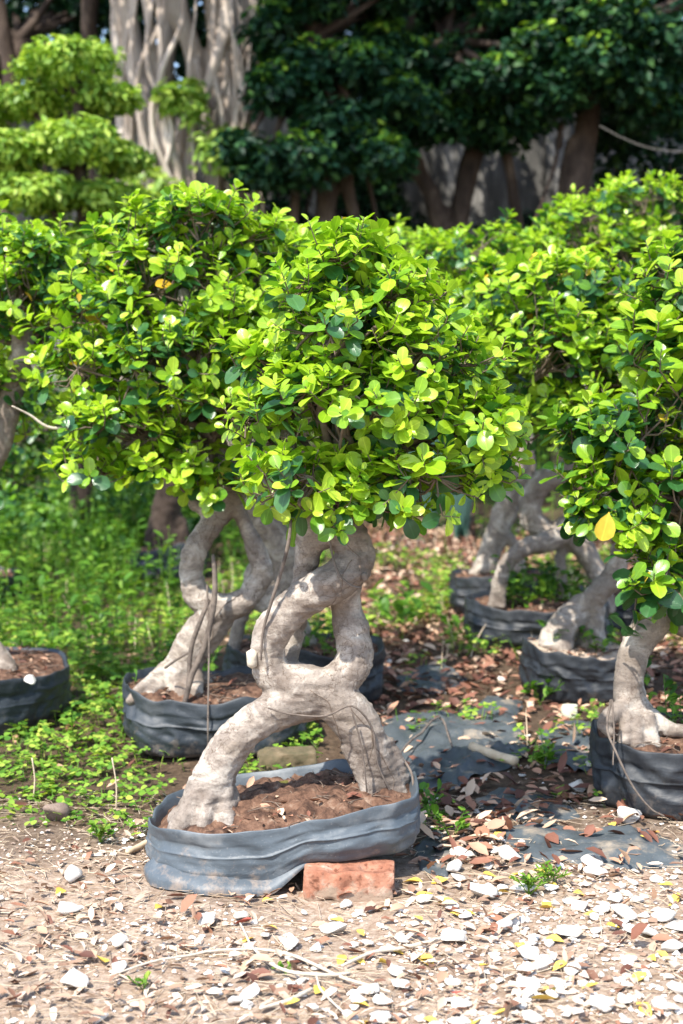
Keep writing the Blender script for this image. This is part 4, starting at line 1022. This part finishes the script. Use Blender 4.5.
# stones
def stone_mesh(seed, flat=.55, sub=3, name='stone', mat='stone'):
    import bmesh
    bm = bmesh.new(); bmesh.ops.create_icosphere(bm, subdivisions=sub, radius=1)
    V = np.array([v.co[:] for v in bm.verts]); F = np.array([[v.index for v in f.verts] for f in bm.faces]); bm.free()
    r = np.random.default_rng(seed)
    for k in range(11):                      # chip flat facets
        d = rdirs(1, r)[0]; h = r.uniform(.42, .8); q = V @ d
        V = V - np.outer(np.clip(q - h, 0, None), d) * .92
    V = V * (1 + .07 * fbm(V, 2.5, seed, 3))[:, None]
    V = V * np.array([1, r.uniform(.65, .95), flat * r.uniform(.75, 1.2)])
    m = MB(); m.add(V, F); return m.mesh(name, M[mat])
SM = [stone_mesh(100 + k) for k in range(9)]
ST = [stone_mesh(140 + k, .5, 3, 'stone', 'tanstone') for k in range(4)]
def stone(px, py, rpx, label, mesh, group=None, name='stone', cat='stone', rz=None, sink=.0, flat=1):
    p = G(px, py); D = p[1]; rr = rpx * D / FPX
    o = bpy.data.objects.new(name, mesh); C.objects.link(o)
    rr *= 1.15; o.scale = (rr, rr, rr * flat); o.rotation_euler = (rng.normal() * .15, rng.normal() * .15, rng.uniform(0, 6.28) if rz is None else rz)
    o.location = (p[0], p[1], gz1(p[0], p[1]) + rr * flat * .45 * (1 - sink)); return tag(o, label, cat, group)
named = [
    (628, 821, 16, 'largest white stone in front of the right bag'), (69, 906, 16, 'rounded white stone alone on the left gravel'), (75, 874, 14, 'white stone above the rounded white stone at left'),
    (74, 982, 16, 'white stone near the lower left corner'), (480, 893, 17, 'flat white stone right of the brick'), (236, 1000, 9, 'small white stone below the long bare twig'),
    (119, 942, 13, 'pale flat stone in the left gravel'), (208, 920, 13, 'upright white chip in front of the bag fold'), (601, 1006, 15, 'white stone at the bottom edge right of centre'),
    (661, 1004, 13, 'white stone in the lower right corner'), (452, 868, 13, 'white chip beside the yellow leaves by the brick'), (588, 768, 7, 'small white stone on the brown leaves before the right bag'),
    (577, 790, 11, 'white stone between plastic scrap and right bag'), (586, 846, 7, 'squarish white chip on the dark plastic scrap'), (650, 935, 11, 'white stone above the lower right corner'),
    (540, 965, 13, 'broad white chip in the front gravel, right half'), (395, 968, 11, 'white chip midway along the bottom gravel'), (290, 940, 11, 'pale stone below the brick'),
    (615, 905, 11, 'white stone under the yellow leaf at right'), (505, 925, 12, 'bright chip in the densest patch of white stones'), (345, 900, 8, 'small pale stone touching the front of the brick'),
]
for k, (x, y, s_, lab) in enumerate(named): stone(x, y, s_, lab, SM[k % 9], 'white stones on the gravel')
tag(stone(571, 714, 11, 'mossy pale stone on the leaf litter between the right bags', stone_mesh(77, .9, 3, 'stone', 'paperstone')))
tag(stone(54, 813, 17, 'flat brown lump of earth at the edge of the clover', stone_mesh(78, .55, 3, 'earth_lump', 'brownstone'), name='earth_lump', cat='earth'))
tag(stone(676, 964, 10, 'tan pebble at the right edge of the gravel', ST[0]))
kk = 0; tries = 0
while kk < 250 and tries < 9000:
    tries += 1
    x, y = rng.uniform(-20, 703), rng.uniform(850, 1050)
    w = (.06 + .94 * np.clip((x - 180) / 320, 0, 1)) * (1.0 if y > 872 else .35)
    if x < 440 and 850 < y < 900 and x > 140: continue
    if rng.random() > w: continue
    kk += 1
    stone(x, y, min(15, 3.4 + rng.gamma(1.8, 2.4)), 'small white limestone chip scattered over the dry gravel', SM[rng.integers(9)], 'loose limestone chips', name='limestone_chip', cat='stone', flat=.8)
kk = 0
while kk < 45:
    x, y = rng.uniform(385, 683), rng.uniform(640, 850)
    if x > 590 and 690 < y < 815: continue
    kk += 1; stone(x, y, rng.uniform(2, 5), 'small white chip lying among the brown dead leaves', SM[rng.integers(9)], 'chips in the leaf litter', name='limestone_chip', cat='stone', flat=.8)
for k in range(34):
    x, y = rng.uniform(0, 683), rng.uniform(850, 1030)
    if 140 < x < 430 and y < 903: continue
    stone(x, y, rng.uniform(3, 7), 'tan pebble in the dry gravel', ST[rng.integers(4)], 'tan pebbles', name='pebble', cat='pebble', flat=.8)
for (x, y, s_, lab) in ((29, 678, 12, 'white stone lying on the soil of the left edge bag'),):
    o = stone(x, y, s_, lab, SM[2]); pw = G(x, y, .20); o.location = (pw[0], pw[1], .195); o.scale = (.045, .035, .03)

# gravel chips, too many to count
def region(n, x0, x1, y0, y1):
    P = np.stack([rng.uniform(x0, x1, n), rng.uniform(y0, y1, n), np.zeros(n)], 1); P[:, 2] = gz(P[:, 0], P[:, 1]); return P
def footprint(P, grow=1.0):
    bad = np.zeros(len(P), bool)
    for t, rx, ry in ((front, .30, .22), (t2, .28, .25), (t3, .28, .26), (t4, .28, .40), (t5, .28, .24), (t6, .215, .215), (t7, .29, .27), (t8, .26, .26), (t9, .29, .27), (t10, .34, .75), (t11, .24, .24)):
        c_ = t.location; bad |= ((P[:, 0] - c_[0]) / (rx * grow)) ** 2 + ((P[:, 1] - c_[1]) / (ry * grow)) ** 2 < 1
    return bad
OCT_V = np.array([(1, 0, 0), (-.9, .15, 0), (0, 1, 0), (.1, -1, 0), (0, 0, .8), (0, 0, -.8), (.6, .6, .4), (-.6, -.5, .45)])
OCT_F = np.array([(4, 0, 6), (4, 6, 2), (4, 2, 1), (4, 1, 7), (4, 7, 3), (4, 3, 0), (0, 2, 6), (1, 3, 7), (0, 3, 2), (1, 2, 3)])
P = region(30000, -1.6, 1.6, 1.9, 4.4)
px_, py_ = proj(P)
keep = (rng.random(len(P)) < np.clip((3.9 - P[:, 1] + .4 * vnoise(P, 2, 9)) / .8, .03, 1) * np.clip(.38 + 1.1 * vnoise(P, 3.1, 19) + .35 * vnoise(P, 9, 20) + .35 * np.clip(P[:, 0] * 1.4, -.6, .8), .06, 1)) & ~footprint(P)
P = P[keep]; n = len(P)
sz = np.minimum(.013, .0022 + rng.gamma(1.6, .0014, n) * (1 + .5 * np.clip(P[:, 0] + .2, 0, 1))); a = rng.uniform(0, 6.28, n)
J = OCT_V[None] * (1 + rng.normal(size=(n, 8, 3)) * .22)
X_ = J[..., 0] * np.cos(a)[:, None] - J[..., 1] * np.sin(a)[:, None]; Y_ = J[..., 0] * np.sin(a)[:, None] + J[..., 1] * np.cos(a)[:, None]
V = P[:, None] + np.stack([X_, Y_, J[..., 2] * .7 + .3], -1) * sz[:, None, None]
mb = MB(); mb.add(V.reshape(-1, 3), (OCT_F[None] + (np.arange(n) * 8)[:, None, None]).reshape(-1, 3))
tag(mb.obj('gravel', M['gravel'], smooth=False), 'fine tan and white gravel chips over the front ground', 'gravel', kind='stuff')

# plastic sheets on the ground
SHEETS = []
def sheet(poly, label, seed, amp=.012):
    """irregular wrinkled sheet whose outline is given by ground points"""
    q = np.array([G(a, b)[:2] for a, b in poly]); ctr = q.mean(0)
    loop = catmull(np.vstack([q, q[:1]]), 12)[:-1] if False else None
    m = len(q); pts = []
    for k in range(m):
        for t in np.linspace(0, 1, 12, endpoint=False): pts.append(q[k] * (1 - t) + q[(k + 1) % m] * t)
    pts = np.array(pts); n = len(pts)
    jit = 1 + .10 * vnoise(np.c_[pts * 6, np.zeros(n)], 1.5, seed) + .03 * vnoise(np.c_[pts, np.zeros(n)], 40, seed)
    pts = ctr + (pts - ctr) * jit[:, None]
    K = 26; V = []
    for s_ in np.linspace(0.0, 1, K):
        xy = ctr + (pts - ctr) * s_
        P3 = np.c_[xy, np.zeros(n)]
        z = gz(xy[:, 0], xy[:, 1]) + .004 + amp * (.5 * np.abs(vnoise(P3 * np.array([1, .55, 1]), 6, seed)) + .9 * np.clip(.30 - np.abs(vnoise(P3 * np.array([1, .7, 1]) + .15 * vnoise(P3, 5, seed + 8)[:, None], 8, seed + 1)), 0, 1) * 2 + .3 * np.abs(vnoise(P3, 26, seed + 2))) * (1 - .85 * np.clip((s_ - .8) / .2, 0, 1) * (vnoise(P3, 9, seed + 6) > -.2))
        z = z * 1.0 - (.004 if s_ > .97 else 0)
        V.append(np.c_[xy, z])
    V[0][:, 2] = V[0][:, 2].mean()
    i = np.arange(K - 1)[:, None] * n; j = np.arange(n)[None]; j2 = (j + 1) % n
    mb = MB(); mb.add(np.concatenate(V), np.stack([i + j, i + n + j, i + n + j2, i + j2], -1).reshape(-1, 4))
    SHEETS.append(q)
    tag(mb.obj('plastic_sheet', M['sheet'], None, (ctr[0], ctr[1], gz1(*ctr))), label, 'plastic sheet', 'scraps of dark ground sheet')
sheet([(376, 730), (400, 712), (445, 714), (490, 696), (522, 700), (516, 722), (530, 748), (516, 768), (470, 776), (430, 792), (388, 778)], 'large wrinkled grey ground sheet right of the front trunk', 1, .034)
sheet([(500, 836), (530, 818), (580, 832), (640, 828), (690, 846), (690, 866), (620, 870), (560, 862), (516, 860)], 'long torn scrap of dark plastic in front of the right bag', 2, .022)
sheet([(540, 742), (560, 720), (600, 722), (606, 764), (575, 776), (545, 766)], 'dark plastic scrap tucked against the right bag', 3, .025)
sheet([(392, 676), (440, 664), (470, 676), (440, 692), (404, 690)], 'small dark plastic scrap up the leafy aisle', 4, .02)
sheet([(414, 842), (436, 826), (458, 842), (446, 872), (420, 866)], 'dark plastic scrap beside the drain hole of the grey bag', 5, .016)
sheet([(384, 548), (420, 546), (425, 560), (388, 562)], 'dark plastic scrap far up the aisle behind the front trunk', 6, .012)
sheet([(470, 796), (500, 786), (560, 800), (585, 816), (530, 822), (490, 814)], 'plastic scrap mostly under dead leaves between the two larger scraps', 7, .018)

# dead leaf litter
def litter(n, dens, L0, name, lab, mat='litter', reg=(-1.9, 2.2, 1.9, 9.0), lift=.008):
    P = region(n, *reg); px_, py_ = proj(P)
    k = (rng.random(n) < dens(px_, py_, P)) & ~footprint(P, .96)
    P = P[k]; n = len(P); P[:, 2] += rng.uniform(.002, .014, n) + lift
    d = rdirs(n); d[:, 2] *= .28; d = unit(d)
    nn = rdirs(n) * .45 + np.array([0, 0, 1])
    L = L0 * rng.uniform(.5, 1.25, n)
    mb = MB(); leaves(mb, LITTER, P, d, nn, L, L * rng.uniform(.35, .65, n), rng.uniform(-.25, .55, n), np.zeros(n, int))
    return tag(mb.obj(name, M[mat]), lab, 'leaf litter', kind='stuff')
def dens_l(x, y, P):
    nz = vnoise(P, 2.6, 77) * .5 + .5
    aisle = np.clip((x - np.interp(y, [560, 690, 760], [235, 300, 385]) - 40 * vnoise(P, 3, 71)) / 50, 0, 1) * np.clip((y - 505) / 30, 0, 1) * np.clip((885 - y) / 40, 0, 1)
    sheetz = ((x > 385) & (x < 515) & (y > 705) & (y < 785)) | ((x > 515) & (x < 670) & (y > 832) & (y < 864))
    d = aisle * (.35 + .65 * nz) * np.where(sheetz, .5, 1)
    return np.clip(d, 0, 1)
litter(2000, lambda x, y, P: np.where((y > 850) & ~((x > 140) & (x < 425) & (y < 896)), .35 + .3 * vnoise(P, 3, 70), 0), .042, 'leaf_litter', 'darker dead leaves scattered over the front gravel', reg=(-1.5, 1.5, 1.9, 3.6), lift=.004)
litter(26000, dens_l, .056, 'leaf_litter', 'brown dead leaves strewn thickly along the aisle', reg=(-.8, 2.4, 2.9, 11))
litter(5200, lambda x, y, P: np.where(y > 842, np.where((x > 150) & (x < 425) & (y < 893), .1, np.clip(.45 + .8 * vnoise(P, 3.4, 77), .05, 1)), 0) * np.where((x > 505) & (x < 680) & (y < 866), .25, 1), .030, 'leaf_litter', 'small brown leaf scraps mixed into the front gravel', reg=(-1.5, 1.5, 1.9, 3.6), lift=.003, mat='scrap')
litter(2500, lambda x, y, P: np.where((x < 380) & (y < 850), .16, 0), .05, 'leaf_litter', 'scattered dead leaves lying between the clover', reg=(-2, .2, 3.2, 6.5))

# straw and root fibres
mb = MB()
P = region(6000, -1.4, 1.4, 1.95, 3.9); P = P[~footprint(P)]
for q in P[:4200]:
    a = rng.uniform(0, 6.28); l = rng.uniform(.02, .10); d = np.array([math.cos(a), math.sin(a), 0])
    pts = np.array([q, q + d * l * .5 + rng.normal(size=3) * .006, q + d * l + rng.normal(size=3) * .010]); pts[:, 2] = gz(pts[:, 0], pts[:, 1]) + rng.uniform(.003, .012)
    tube(mb, pts, rng.uniform(.0005, .0011), 3, 0, False)
tag(mb.obj('straw', M['straw']), 'dry straw and root fibres littering the front ground', 'straw', kind='stuff')

# single fallen leaves
FALLEN = leaf_template([0, .08, .28, .52, .74, .9, 1], [.02, .07, .30, .5, .42, .2, .02], .45)
leafm = {}
for mat in ('yellowfall', 'orangefall', 'redfall'):
    leafm[mat] = []
    for k in range(3):
        m_ = MB(); leaves(m_, FALLEN, np.array([[-.5, 0, .0]]), np.array([[1.0, 0, 0]]), np.array([[0, 0, 1.0]]), np.array([1.0]), np.array([.62]), np.array([[.14, -.18, .34][k]]), np.array([0]))
        leafm[mat].append(m_.mesh('fallen_leaf', M[mat]))
def fallen(px, py, L, mat, label, group=None, p=None):
    if p is None: p = G(px, py)
    o = bpy.data.objects.new('fallen_leaf', leafm[mat][rng.integers(3)]); C.objects.link(o)
    L *= rng.uniform(.65, 1.05); o.scale = (L, L * rng.uniform(.75, 1.1), L); o.rotation_euler = (rng.normal() * .22, rng.normal() * .16, rng.uniform(0, 6.28))
    o.location = (p[0], p[1], (gz1(p[0], p[1]) if len(p) < 4 else p[3]) + .008); return tag(o, label, 'leaf', group)
YL = 'yellow fallen leaf lying among the white stones'
spots = [(rng.uniform(250, 680), rng.uniform(870, 1020)) for _ in range(26)] + [(425, 898), (446, 904), (412, 881), (515, 873), (483, 886), (541, 872), (593, 919), (613, 930), (430, 1016), (440, 880), (520, 944), (555, 938), (380, 956), (395, 944), (463, 990), (485, 962), (418, 918), (455, 915), (548, 908), (665, 888), (676, 900), (652, 955), (668, 958), (590, 988), (361, 930), (336, 915), (500, 1010), (545, 1000), (640, 975)]
for x, y in spots: fallen(x, y, rng.uniform(.035, .055), 'yellowfall', YL, 'yellow leaves on the gravel')
for x, y in ((270, 925), (248, 936), (60, 888), (160, 905), (100, 960)): fallen(x, y, .045, 'yellowfall', 'yellow fallen leaf on the left gravel before the grey bag', 'yellow leaves before the grey bag')
for x, y in ((505, 855), (600, 836), (625, 853), (640, 842), (655, 836), (575, 848), (545, 830), (612, 826), (500, 838)): fallen(x, y, .05, 'orangefall' if (x // 5) % 2 else 'yellowfall', 'orange or yellow leaf on the litter before the right bag', 'leaves before the right bag')
fallen(242, 922, .05, 'redfall', 'dark red fallen leaf next to a yellow one before the grey bag')
fallen(458, 988, .045, 'redfall', 'dark red fallen leaf in the middle of the front gravel')
fallen(284, 782, .04, 'yellowfall', 'yellow-green leaf lying on the soil of the propped bag', p=(*W(284, 783, 3.46)[:2], 0, W(284, 783, 3.46)[2] - .012))

# sticks and twigs
def stick(chain, label, mat='wood', name='stick', h=.012, sides=8):
    mb = MB(); P = np.array([[*G(a, b)[:2], 0] for a, b, _ in chain]); R = np.array([c_ * P[k][1] / FPX for k, (_, _, c_) in enumerate(chain)])
    Q = catmull(P, 5); Q[:, 2] = gz(Q[:, 0], Q[:, 1]) + h; tube(mb, Q, np.interp(np.linspace(0, 1, len(Q)), np.linspace(0, 1, len(R)), R), sides)
    tag(mb.obj(name, M[mat], None, Q[0]), label, 'stick' if name == 'stick' else 'twig')
stick([(472, 757, 5), (492, 765, 5), (515, 774, 5)], 'pale cut stick lying on the wrinkled ground sheet', h=.04)
stick([(110, 974, 1), (160, 960, 1.4), (235, 946, 1.6), (290, 950, 1.6), (345, 976, 1.8), (390, 990, 1.4)], 'long bare twig curving across the front gravel', 'cutwood', 'twig')
stick([(240, 925, 1), (256, 950, 1.4), (282, 972, 1.8), (318, 976, 2.2), (350, 972, 1.2)], 'forked bare twig crossing the long one', 'cutwood', 'twig', .016)
stick([(260, 1008, 2.2), (290, 1000, 2.4), (312, 990, 2)], 'short thick twig near the bottom edge', 'cutwood', 'twig')
stick([(316, 975, 1.2), (322, 992, 1.4), (345, 1010, 1)], 'bent thin twig beside the short thick one', 'cutwood', 'twig')
stick([(342, 962, 1.6), (372, 950, 2), (410, 942, 2.4), (440, 936, 1.6)], 'twig half buried in the white stones', 'cutwood', 'twig')
stick([(72, 703, 1.6), (98, 696, 2), (126, 690, 1.6)], 'dry stick in the clover before the ring-trunked tree', 'wood', 'stick')
stick([(127, 848, 3), (150, 838, 3.4), (160, 834, 3)], 'pale root stub beside the grey bag', 'wood', 'stick')
stick([(452, 760, 1), (440, 735, 1.2), (416, 752, 1.4), (392, 772, 1)], 'dark cord snaking over the wrinkled ground sheet', 'vine', 'twig', .05)

# ------------------------------------------------------------------ ground cover
def clover(n, dens, reg, hh, size, name, lab, mat='clover'):
    P = region(n, *reg); px_, py_ = proj(P)
    k = (rng.random(n) < dens(px_, py_, P)) & ~footprint(P, 1.0)
    P = P[k]; n = len(P)
    h = hh(P) * rng.uniform(.35, 1.2, n) * (1 + .5 * vnoise(P, 4, 31)); tip = P + np.stack([rng.normal(size=n) * .02, rng.normal(size=n) * .02, h], 1)
    nn = unit(rdirs(n) * .45 + np.array([0, 0, 1]))
    e1 = unit(np.cross(nn, rdirs(n))); e2 = np.cross(nn, e1)
    mb = MB(); L = size(P) * rng.uniform(.6, 1.25, n)
    for q in range(3):
        a = q * 2 * PI / 3
        d = e1 * math.cos(a) + e2 * math.sin(a)
        leaves(mb, PETAL, tip, d, nn, L, L * 1.05, rng.uniform(-.1, .25, n), np.zeros(n, int))
    # stems as narrow blades
    leaves(mb, LEAF_LO, P, unit(tip - P), unit(rdirs(n) + np.array([0, -1, 0])), h, np.full(n, .0025), np.zeros(n), np.zeros(n, int))
    return tag(mb.obj(name, M[mat]), lab, 'ground cover', kind='stuff')
def dens_c(x, y, P):
    nz = vnoise(P, 3.2, 55) * .5 + .5
    edge = np.interp(y, [440, 560, 640, 700, 780, 830, 860], [330, 240, 225, 205, 200, 175, 120])
    left = np.clip((edge - x) / 40, 0, 1) * np.clip((846 - .08 * np.abs(x - 100) + 24 * (vnoise(P, 6, 8)) - y) / 30, 0, 1)
    gap = np.clip((y - 600) / 60, 0, 1) * np.where((nz < .30), .15, 1)
    left = left * np.where(y > 600, np.maximum(gap, .6), 1) * np.clip(.75 + .9 * vnoise(P, 4.5, 56), .12, 1)
    back = np.where((y < 660) & (x > 230), .5 * (nz > .55), 0) + np.where((y < 850) & (y >= 660) & (x > 400), .10 * (vnoise(P, 5, 66) > .35) * 3, 0) + np.where((y < 530), .6, 0)
    mid = np.where((x > 225) & (x < 320) & (y > 715) & (y < 790), .7, 0)
    return np.clip(left + back + mid, 0, 1)
clover(33000, dens_c, (-2.8, 1.9, 3.0, 8.9), lambda P: np.interp(P[:, 1], [3.4, 4.2, 5.5, 7, 9], [.02, .05, .08, .10, .12]), lambda P: np.interp(P[:, 1], [3.3, 5, 7], [.016, .020, .023]), 'ground_cover', 'low clover and creeping weeds carpeting the left ground')
clover(18000, lambda x, y, P: np.where(x < 330, .9, .35) * np.clip(.6 + .9 * vnoise(P, 1.7, 44), .1, 1), (-7, 4, 8.8, 14.6), lambda P: np.interp(P[:, 1], [8.8, 9.6, 11, 14], [.18, .5, .8, 1.1]), lambda P: np.full(len(P), .034), 'undergrowth', 'taller green weeds behind the bonsai trees', 'weed')

# taller leafy weeds among the clover
mb = MB()
P = region(2600, -3.0, -.5, 4.4, 9.6); P = P[~footprint(P)]; P = P[rng.random(len(P)) < np.clip(.45 + .9 * vnoise(P, 1.8, 91) + .08 * (P[:, 1] - 6), 0, 1)]
for q in P[:1200]:
    hgt = rng.uniform(.06, .24) * (1 + .30 * max(0, q[1] - 5)); t = q + np.array([rng.normal() * .03, rng.normal() * .03, hgt]); k = 10
    f = np.linspace(.25, 1, k); pos = q + (t - q) * f[:, None]; d = rdirs(k); d[:, 2] = np.abs(d[:, 2]) * .45; L = rng.uniform(.02, .045, k) * rng.choice([.7, 1, 1.6])
    leaves(mb, LEAF_MED, pos, unit(d), rdirs(k) * .4 + np.array([0, 0, 1]), L, L * .55, rng.uniform(0, .3, k), np.zeros(k))
    tube(mb, np.array([q, (q + t) / 2, t]), .0014, 4, 0, False)
tag(mb.obj('undergrowth', M['weed']), 'leafy stalked weeds standing up from the clover', 'weeds', kind='stuff')

# grass blades mixed into the clover
P = region(9000, -2.8, 1.6, 3.3, 9.2); px_, py_ = proj(P); P = P[(rng.random(len(P)) < dens_c(px_, py_, P) * np.clip(.3 + vnoise(P, 2.2, 97), 0, 1)) & ~footprint(P)]; n = len(P)
mb = MB(); d = unit(rdirs(n) * .4 + np.array([0, 0, 1])); Lb = rng.uniform(.05, .16, n) * (1 + .15 * np.clip(P[:, 1] - 5, 0, 9))
leaves(mb, leaf_template([0, .4, .8, 1], [.5, .45, .3, .05]), P, d, unit(rdirs(n) + np.array([0, -.5, .2])), Lb, rng.uniform(.003, .006, n), rng.uniform(0, .5, n), rng.integers(0, 2, n))
tag(mb.obj('grass', [M['weed'], M['straw']]), 'thin green and dry grass blades among the clover', 'grass', kind='stuff')
# thick leafy growth closing the view under the left crowns
mb = MB(); r = np.random.default_rng(98)
for k in range(60):
    Yq = r.uniform(8.7, 11); pq = r.uniform(-160, 215); x = (pq - 341.5) / FPX * Yq; R_ = r.uniform(.12, .34)
    if 120 < pq < 200 and Yq < 9.4: continue
    leafmass(mb, np.array([x, Yq, gz1(x, Yq) + R_ * .6 + r.uniform(0, .25) * (Yq - 8.2) * .5]), np.array([R_, R_, R_ * .8]), 330, .05, r, int(r.random() < .55), LEAF_LO, .4, .6)
tag(mb.obj('undergrowth', [M['weed'], M['old']]), 'uneven leafy thicket under the crowns at the back left', 'undergrowth', kind='stuff')

# single weed plants
def weed_plant(px, py, n, hgt, L0, label, mat='weed', fine=False):
    p = G(px, py); b0 = np.array([p[0], p[1], gz1(p[0], p[1])]); mb = MB(); st = MB()
    for k in range(n):
        a = rng.uniform(0, 6.28); t = b0 + np.array([math.cos(a), math.sin(a), 0]) * hgt * rng.uniform(.2, .9) + np.array([0, 0, hgt * rng.uniform(.5, 1.1)])
        tube(st, catmull([b0, (b0 + t) / 2 + np.array([0, 0, hgt * .15]), t], 3), .0012, 4, 0, False)
        m_ = 11 if fine else 6; f = np.linspace(.35, 1, m_); pos = b0 + (t - b0) * f[:, None]; pos[:, 2] += hgt * .12 * np.sin(f * PI)
        d = rdirs(m_); d[:, 2] = np.abs(d[:, 2]) * .5; d = unit(d + unit(t - b0) * .4); L = L0 * rng.uniform(.6, 1.2, m_)
        leaves(mb, LEAF_MED, pos, d, rdirs(m_) * .4 + np.array([0, 0, 1]), L, L * (.35 if fine else .65), rng.uniform(0, .25, m_), np.zeros(m_))
    o = empty('weed_plant', b0, label, 'weed')
    mb.obj('foliage', M[mat], o); st.obj('stem', M[mat], o)
weed_plant(529, 892, 9, .055, .018, 'feathery green weed left of its twin in the white gravel', 'clover', True)
weed_plant(551, 880, 8, .050, .018, 'feathery green weed right of its twin, nearer the plastic', 'clover', True)
weed_plant(428, 815, 4, .08, .028, 'broad-leaved seedling at the right end of the grey bag')
weed_plant(452, 838, 4, .08, .028, 'broad-leaved seedling just beyond the grey bag, by a plastic scrap')
weed_plant(545, 770, 6, .06, .03, 'yellowing weed clump beside the pale cut stick', 'clover')
weed_plant(595, 722, 6, .07, .026, 'low weed next to the mossy pale stone', 'clover')
weed_plant(455, 640, 4, .12, .045, 'seedling with round leaves in the middle of the aisle')
weed_plant(540, 702, 5, .10, .040, 'weed at the foot of the sandy-soiled bag')
weed_plant(402, 640, 5, .22, .075, 'big-leaved weed just right of the looped front trunk')
weed_plant(250, 800, 7, .06, .03, 'weed under the arch of the front trunk, behind its bag')
weed_plant(286, 968, 3, .02, .012, 'tiny sprout near the forked twig', 'clover')
weed_plant(144, 982, 3, .025, .014, 'tiny sprout near the lower left stone', 'clover')
weed_plant(100, 838, 8, .05, .02, 'low weed at the front margin of the clover', 'clover')
# two dry grass stalks in the clover
for px_, py_, tx, ty, lab in ((116, 806, 112, 758, 'dry upright straw stalk right in the clover margin'), (33, 795, 32, 758, 'dry upright straw stalk above the brown earth lump')):
    mb = MB(); b0 = G(px_, py_); b0[2] = gz1(b0[0], b0[1]); tp = W(tx, ty, b0[1]); tube(mb, catmull([b0, (b0 + tp) / 2 + np.array([.006, 0, 0]), tp], 4), .0022, 5)
    tag(mb.obj('grass_stalk', M['straw'], None, b0), lab, 'grass stalk')

# ------------------------------------------------------------------ light, sky, camera
SUN_EL, SUN_AZ = math.radians(54), math.radians(211)     # azimuth clockwise from +Y: behind and left of the camera
world = bpy.data.worlds.new('World'); bpy.context.scene.world = world; world.use_nodes = True
wn, wl = world.node_tree.nodes, world.node_tree.links
sky = wn.new('ShaderNodeTexSky'); sky.sky_type = 'NISHITA'; sky.sun_disc = False
sky.sun_elevation = SUN_EL; sky.sun_rotation = SUN_AZ
wl.new(sky.outputs[0], wn['Background'].inputs[0]); wn['Background'].inputs[1].default_value = .15
sl = bpy.data.lights.new('sun', 'SUN'); sl.energy = 3.3; sl.angle = math.radians(.53); sl.color = (1, .95, .86)
so = bpy.data.objects.new('sun', sl); C.objects.link(so)
from mathutils import Vector
sd = Vector((math.sin(SUN_AZ) * math.cos(SUN_EL), math.cos(SUN_AZ) * math.cos(SUN_EL), math.sin(SUN_EL)))
so.rotation_euler = sd.to_track_quat('Z', 'Y').to_euler()

cam = bpy.data.cameras.new('camera'); co = bpy.data.objects.new('camera', cam); C.objects.link(co)
co.location = CAM; co.rotation_euler = (PI / 2 - PITCH, 0, 0)
cam.sensor_fit = 'VERTICAL'; cam.sensor_height = 36; cam.sensor_width = 24; cam.lens = FPX / 1024 * 36
cam.clip_start = .05; cam.clip_end = 500
cam.dof.use_dof = True; cam.dof.focus_distance = 3.25; cam.dof.aperture_fstop = 3.3
sc = bpy.context.scene; sc.camera = co
sc.view_settings.view_transform = 'Standard'; sc.view_settings.look = 'None'; sc.view_settings.gamma = 1
sc.view_settings.exposure = 1.38
sc.cycles.max_bounces = 7; sc.cycles.diffuse_bounces = 4; sc.cycles.transmission_bounces = 3; sc.cycles.glossy_bounces = 2
sc.cycles.caustics_reflective = False; sc.cycles.caustics_refractive = False
sc.cycles.use_denoising = True
for o in bpy.data.objects:
    if '_base' in o.keys(): del o['_base']
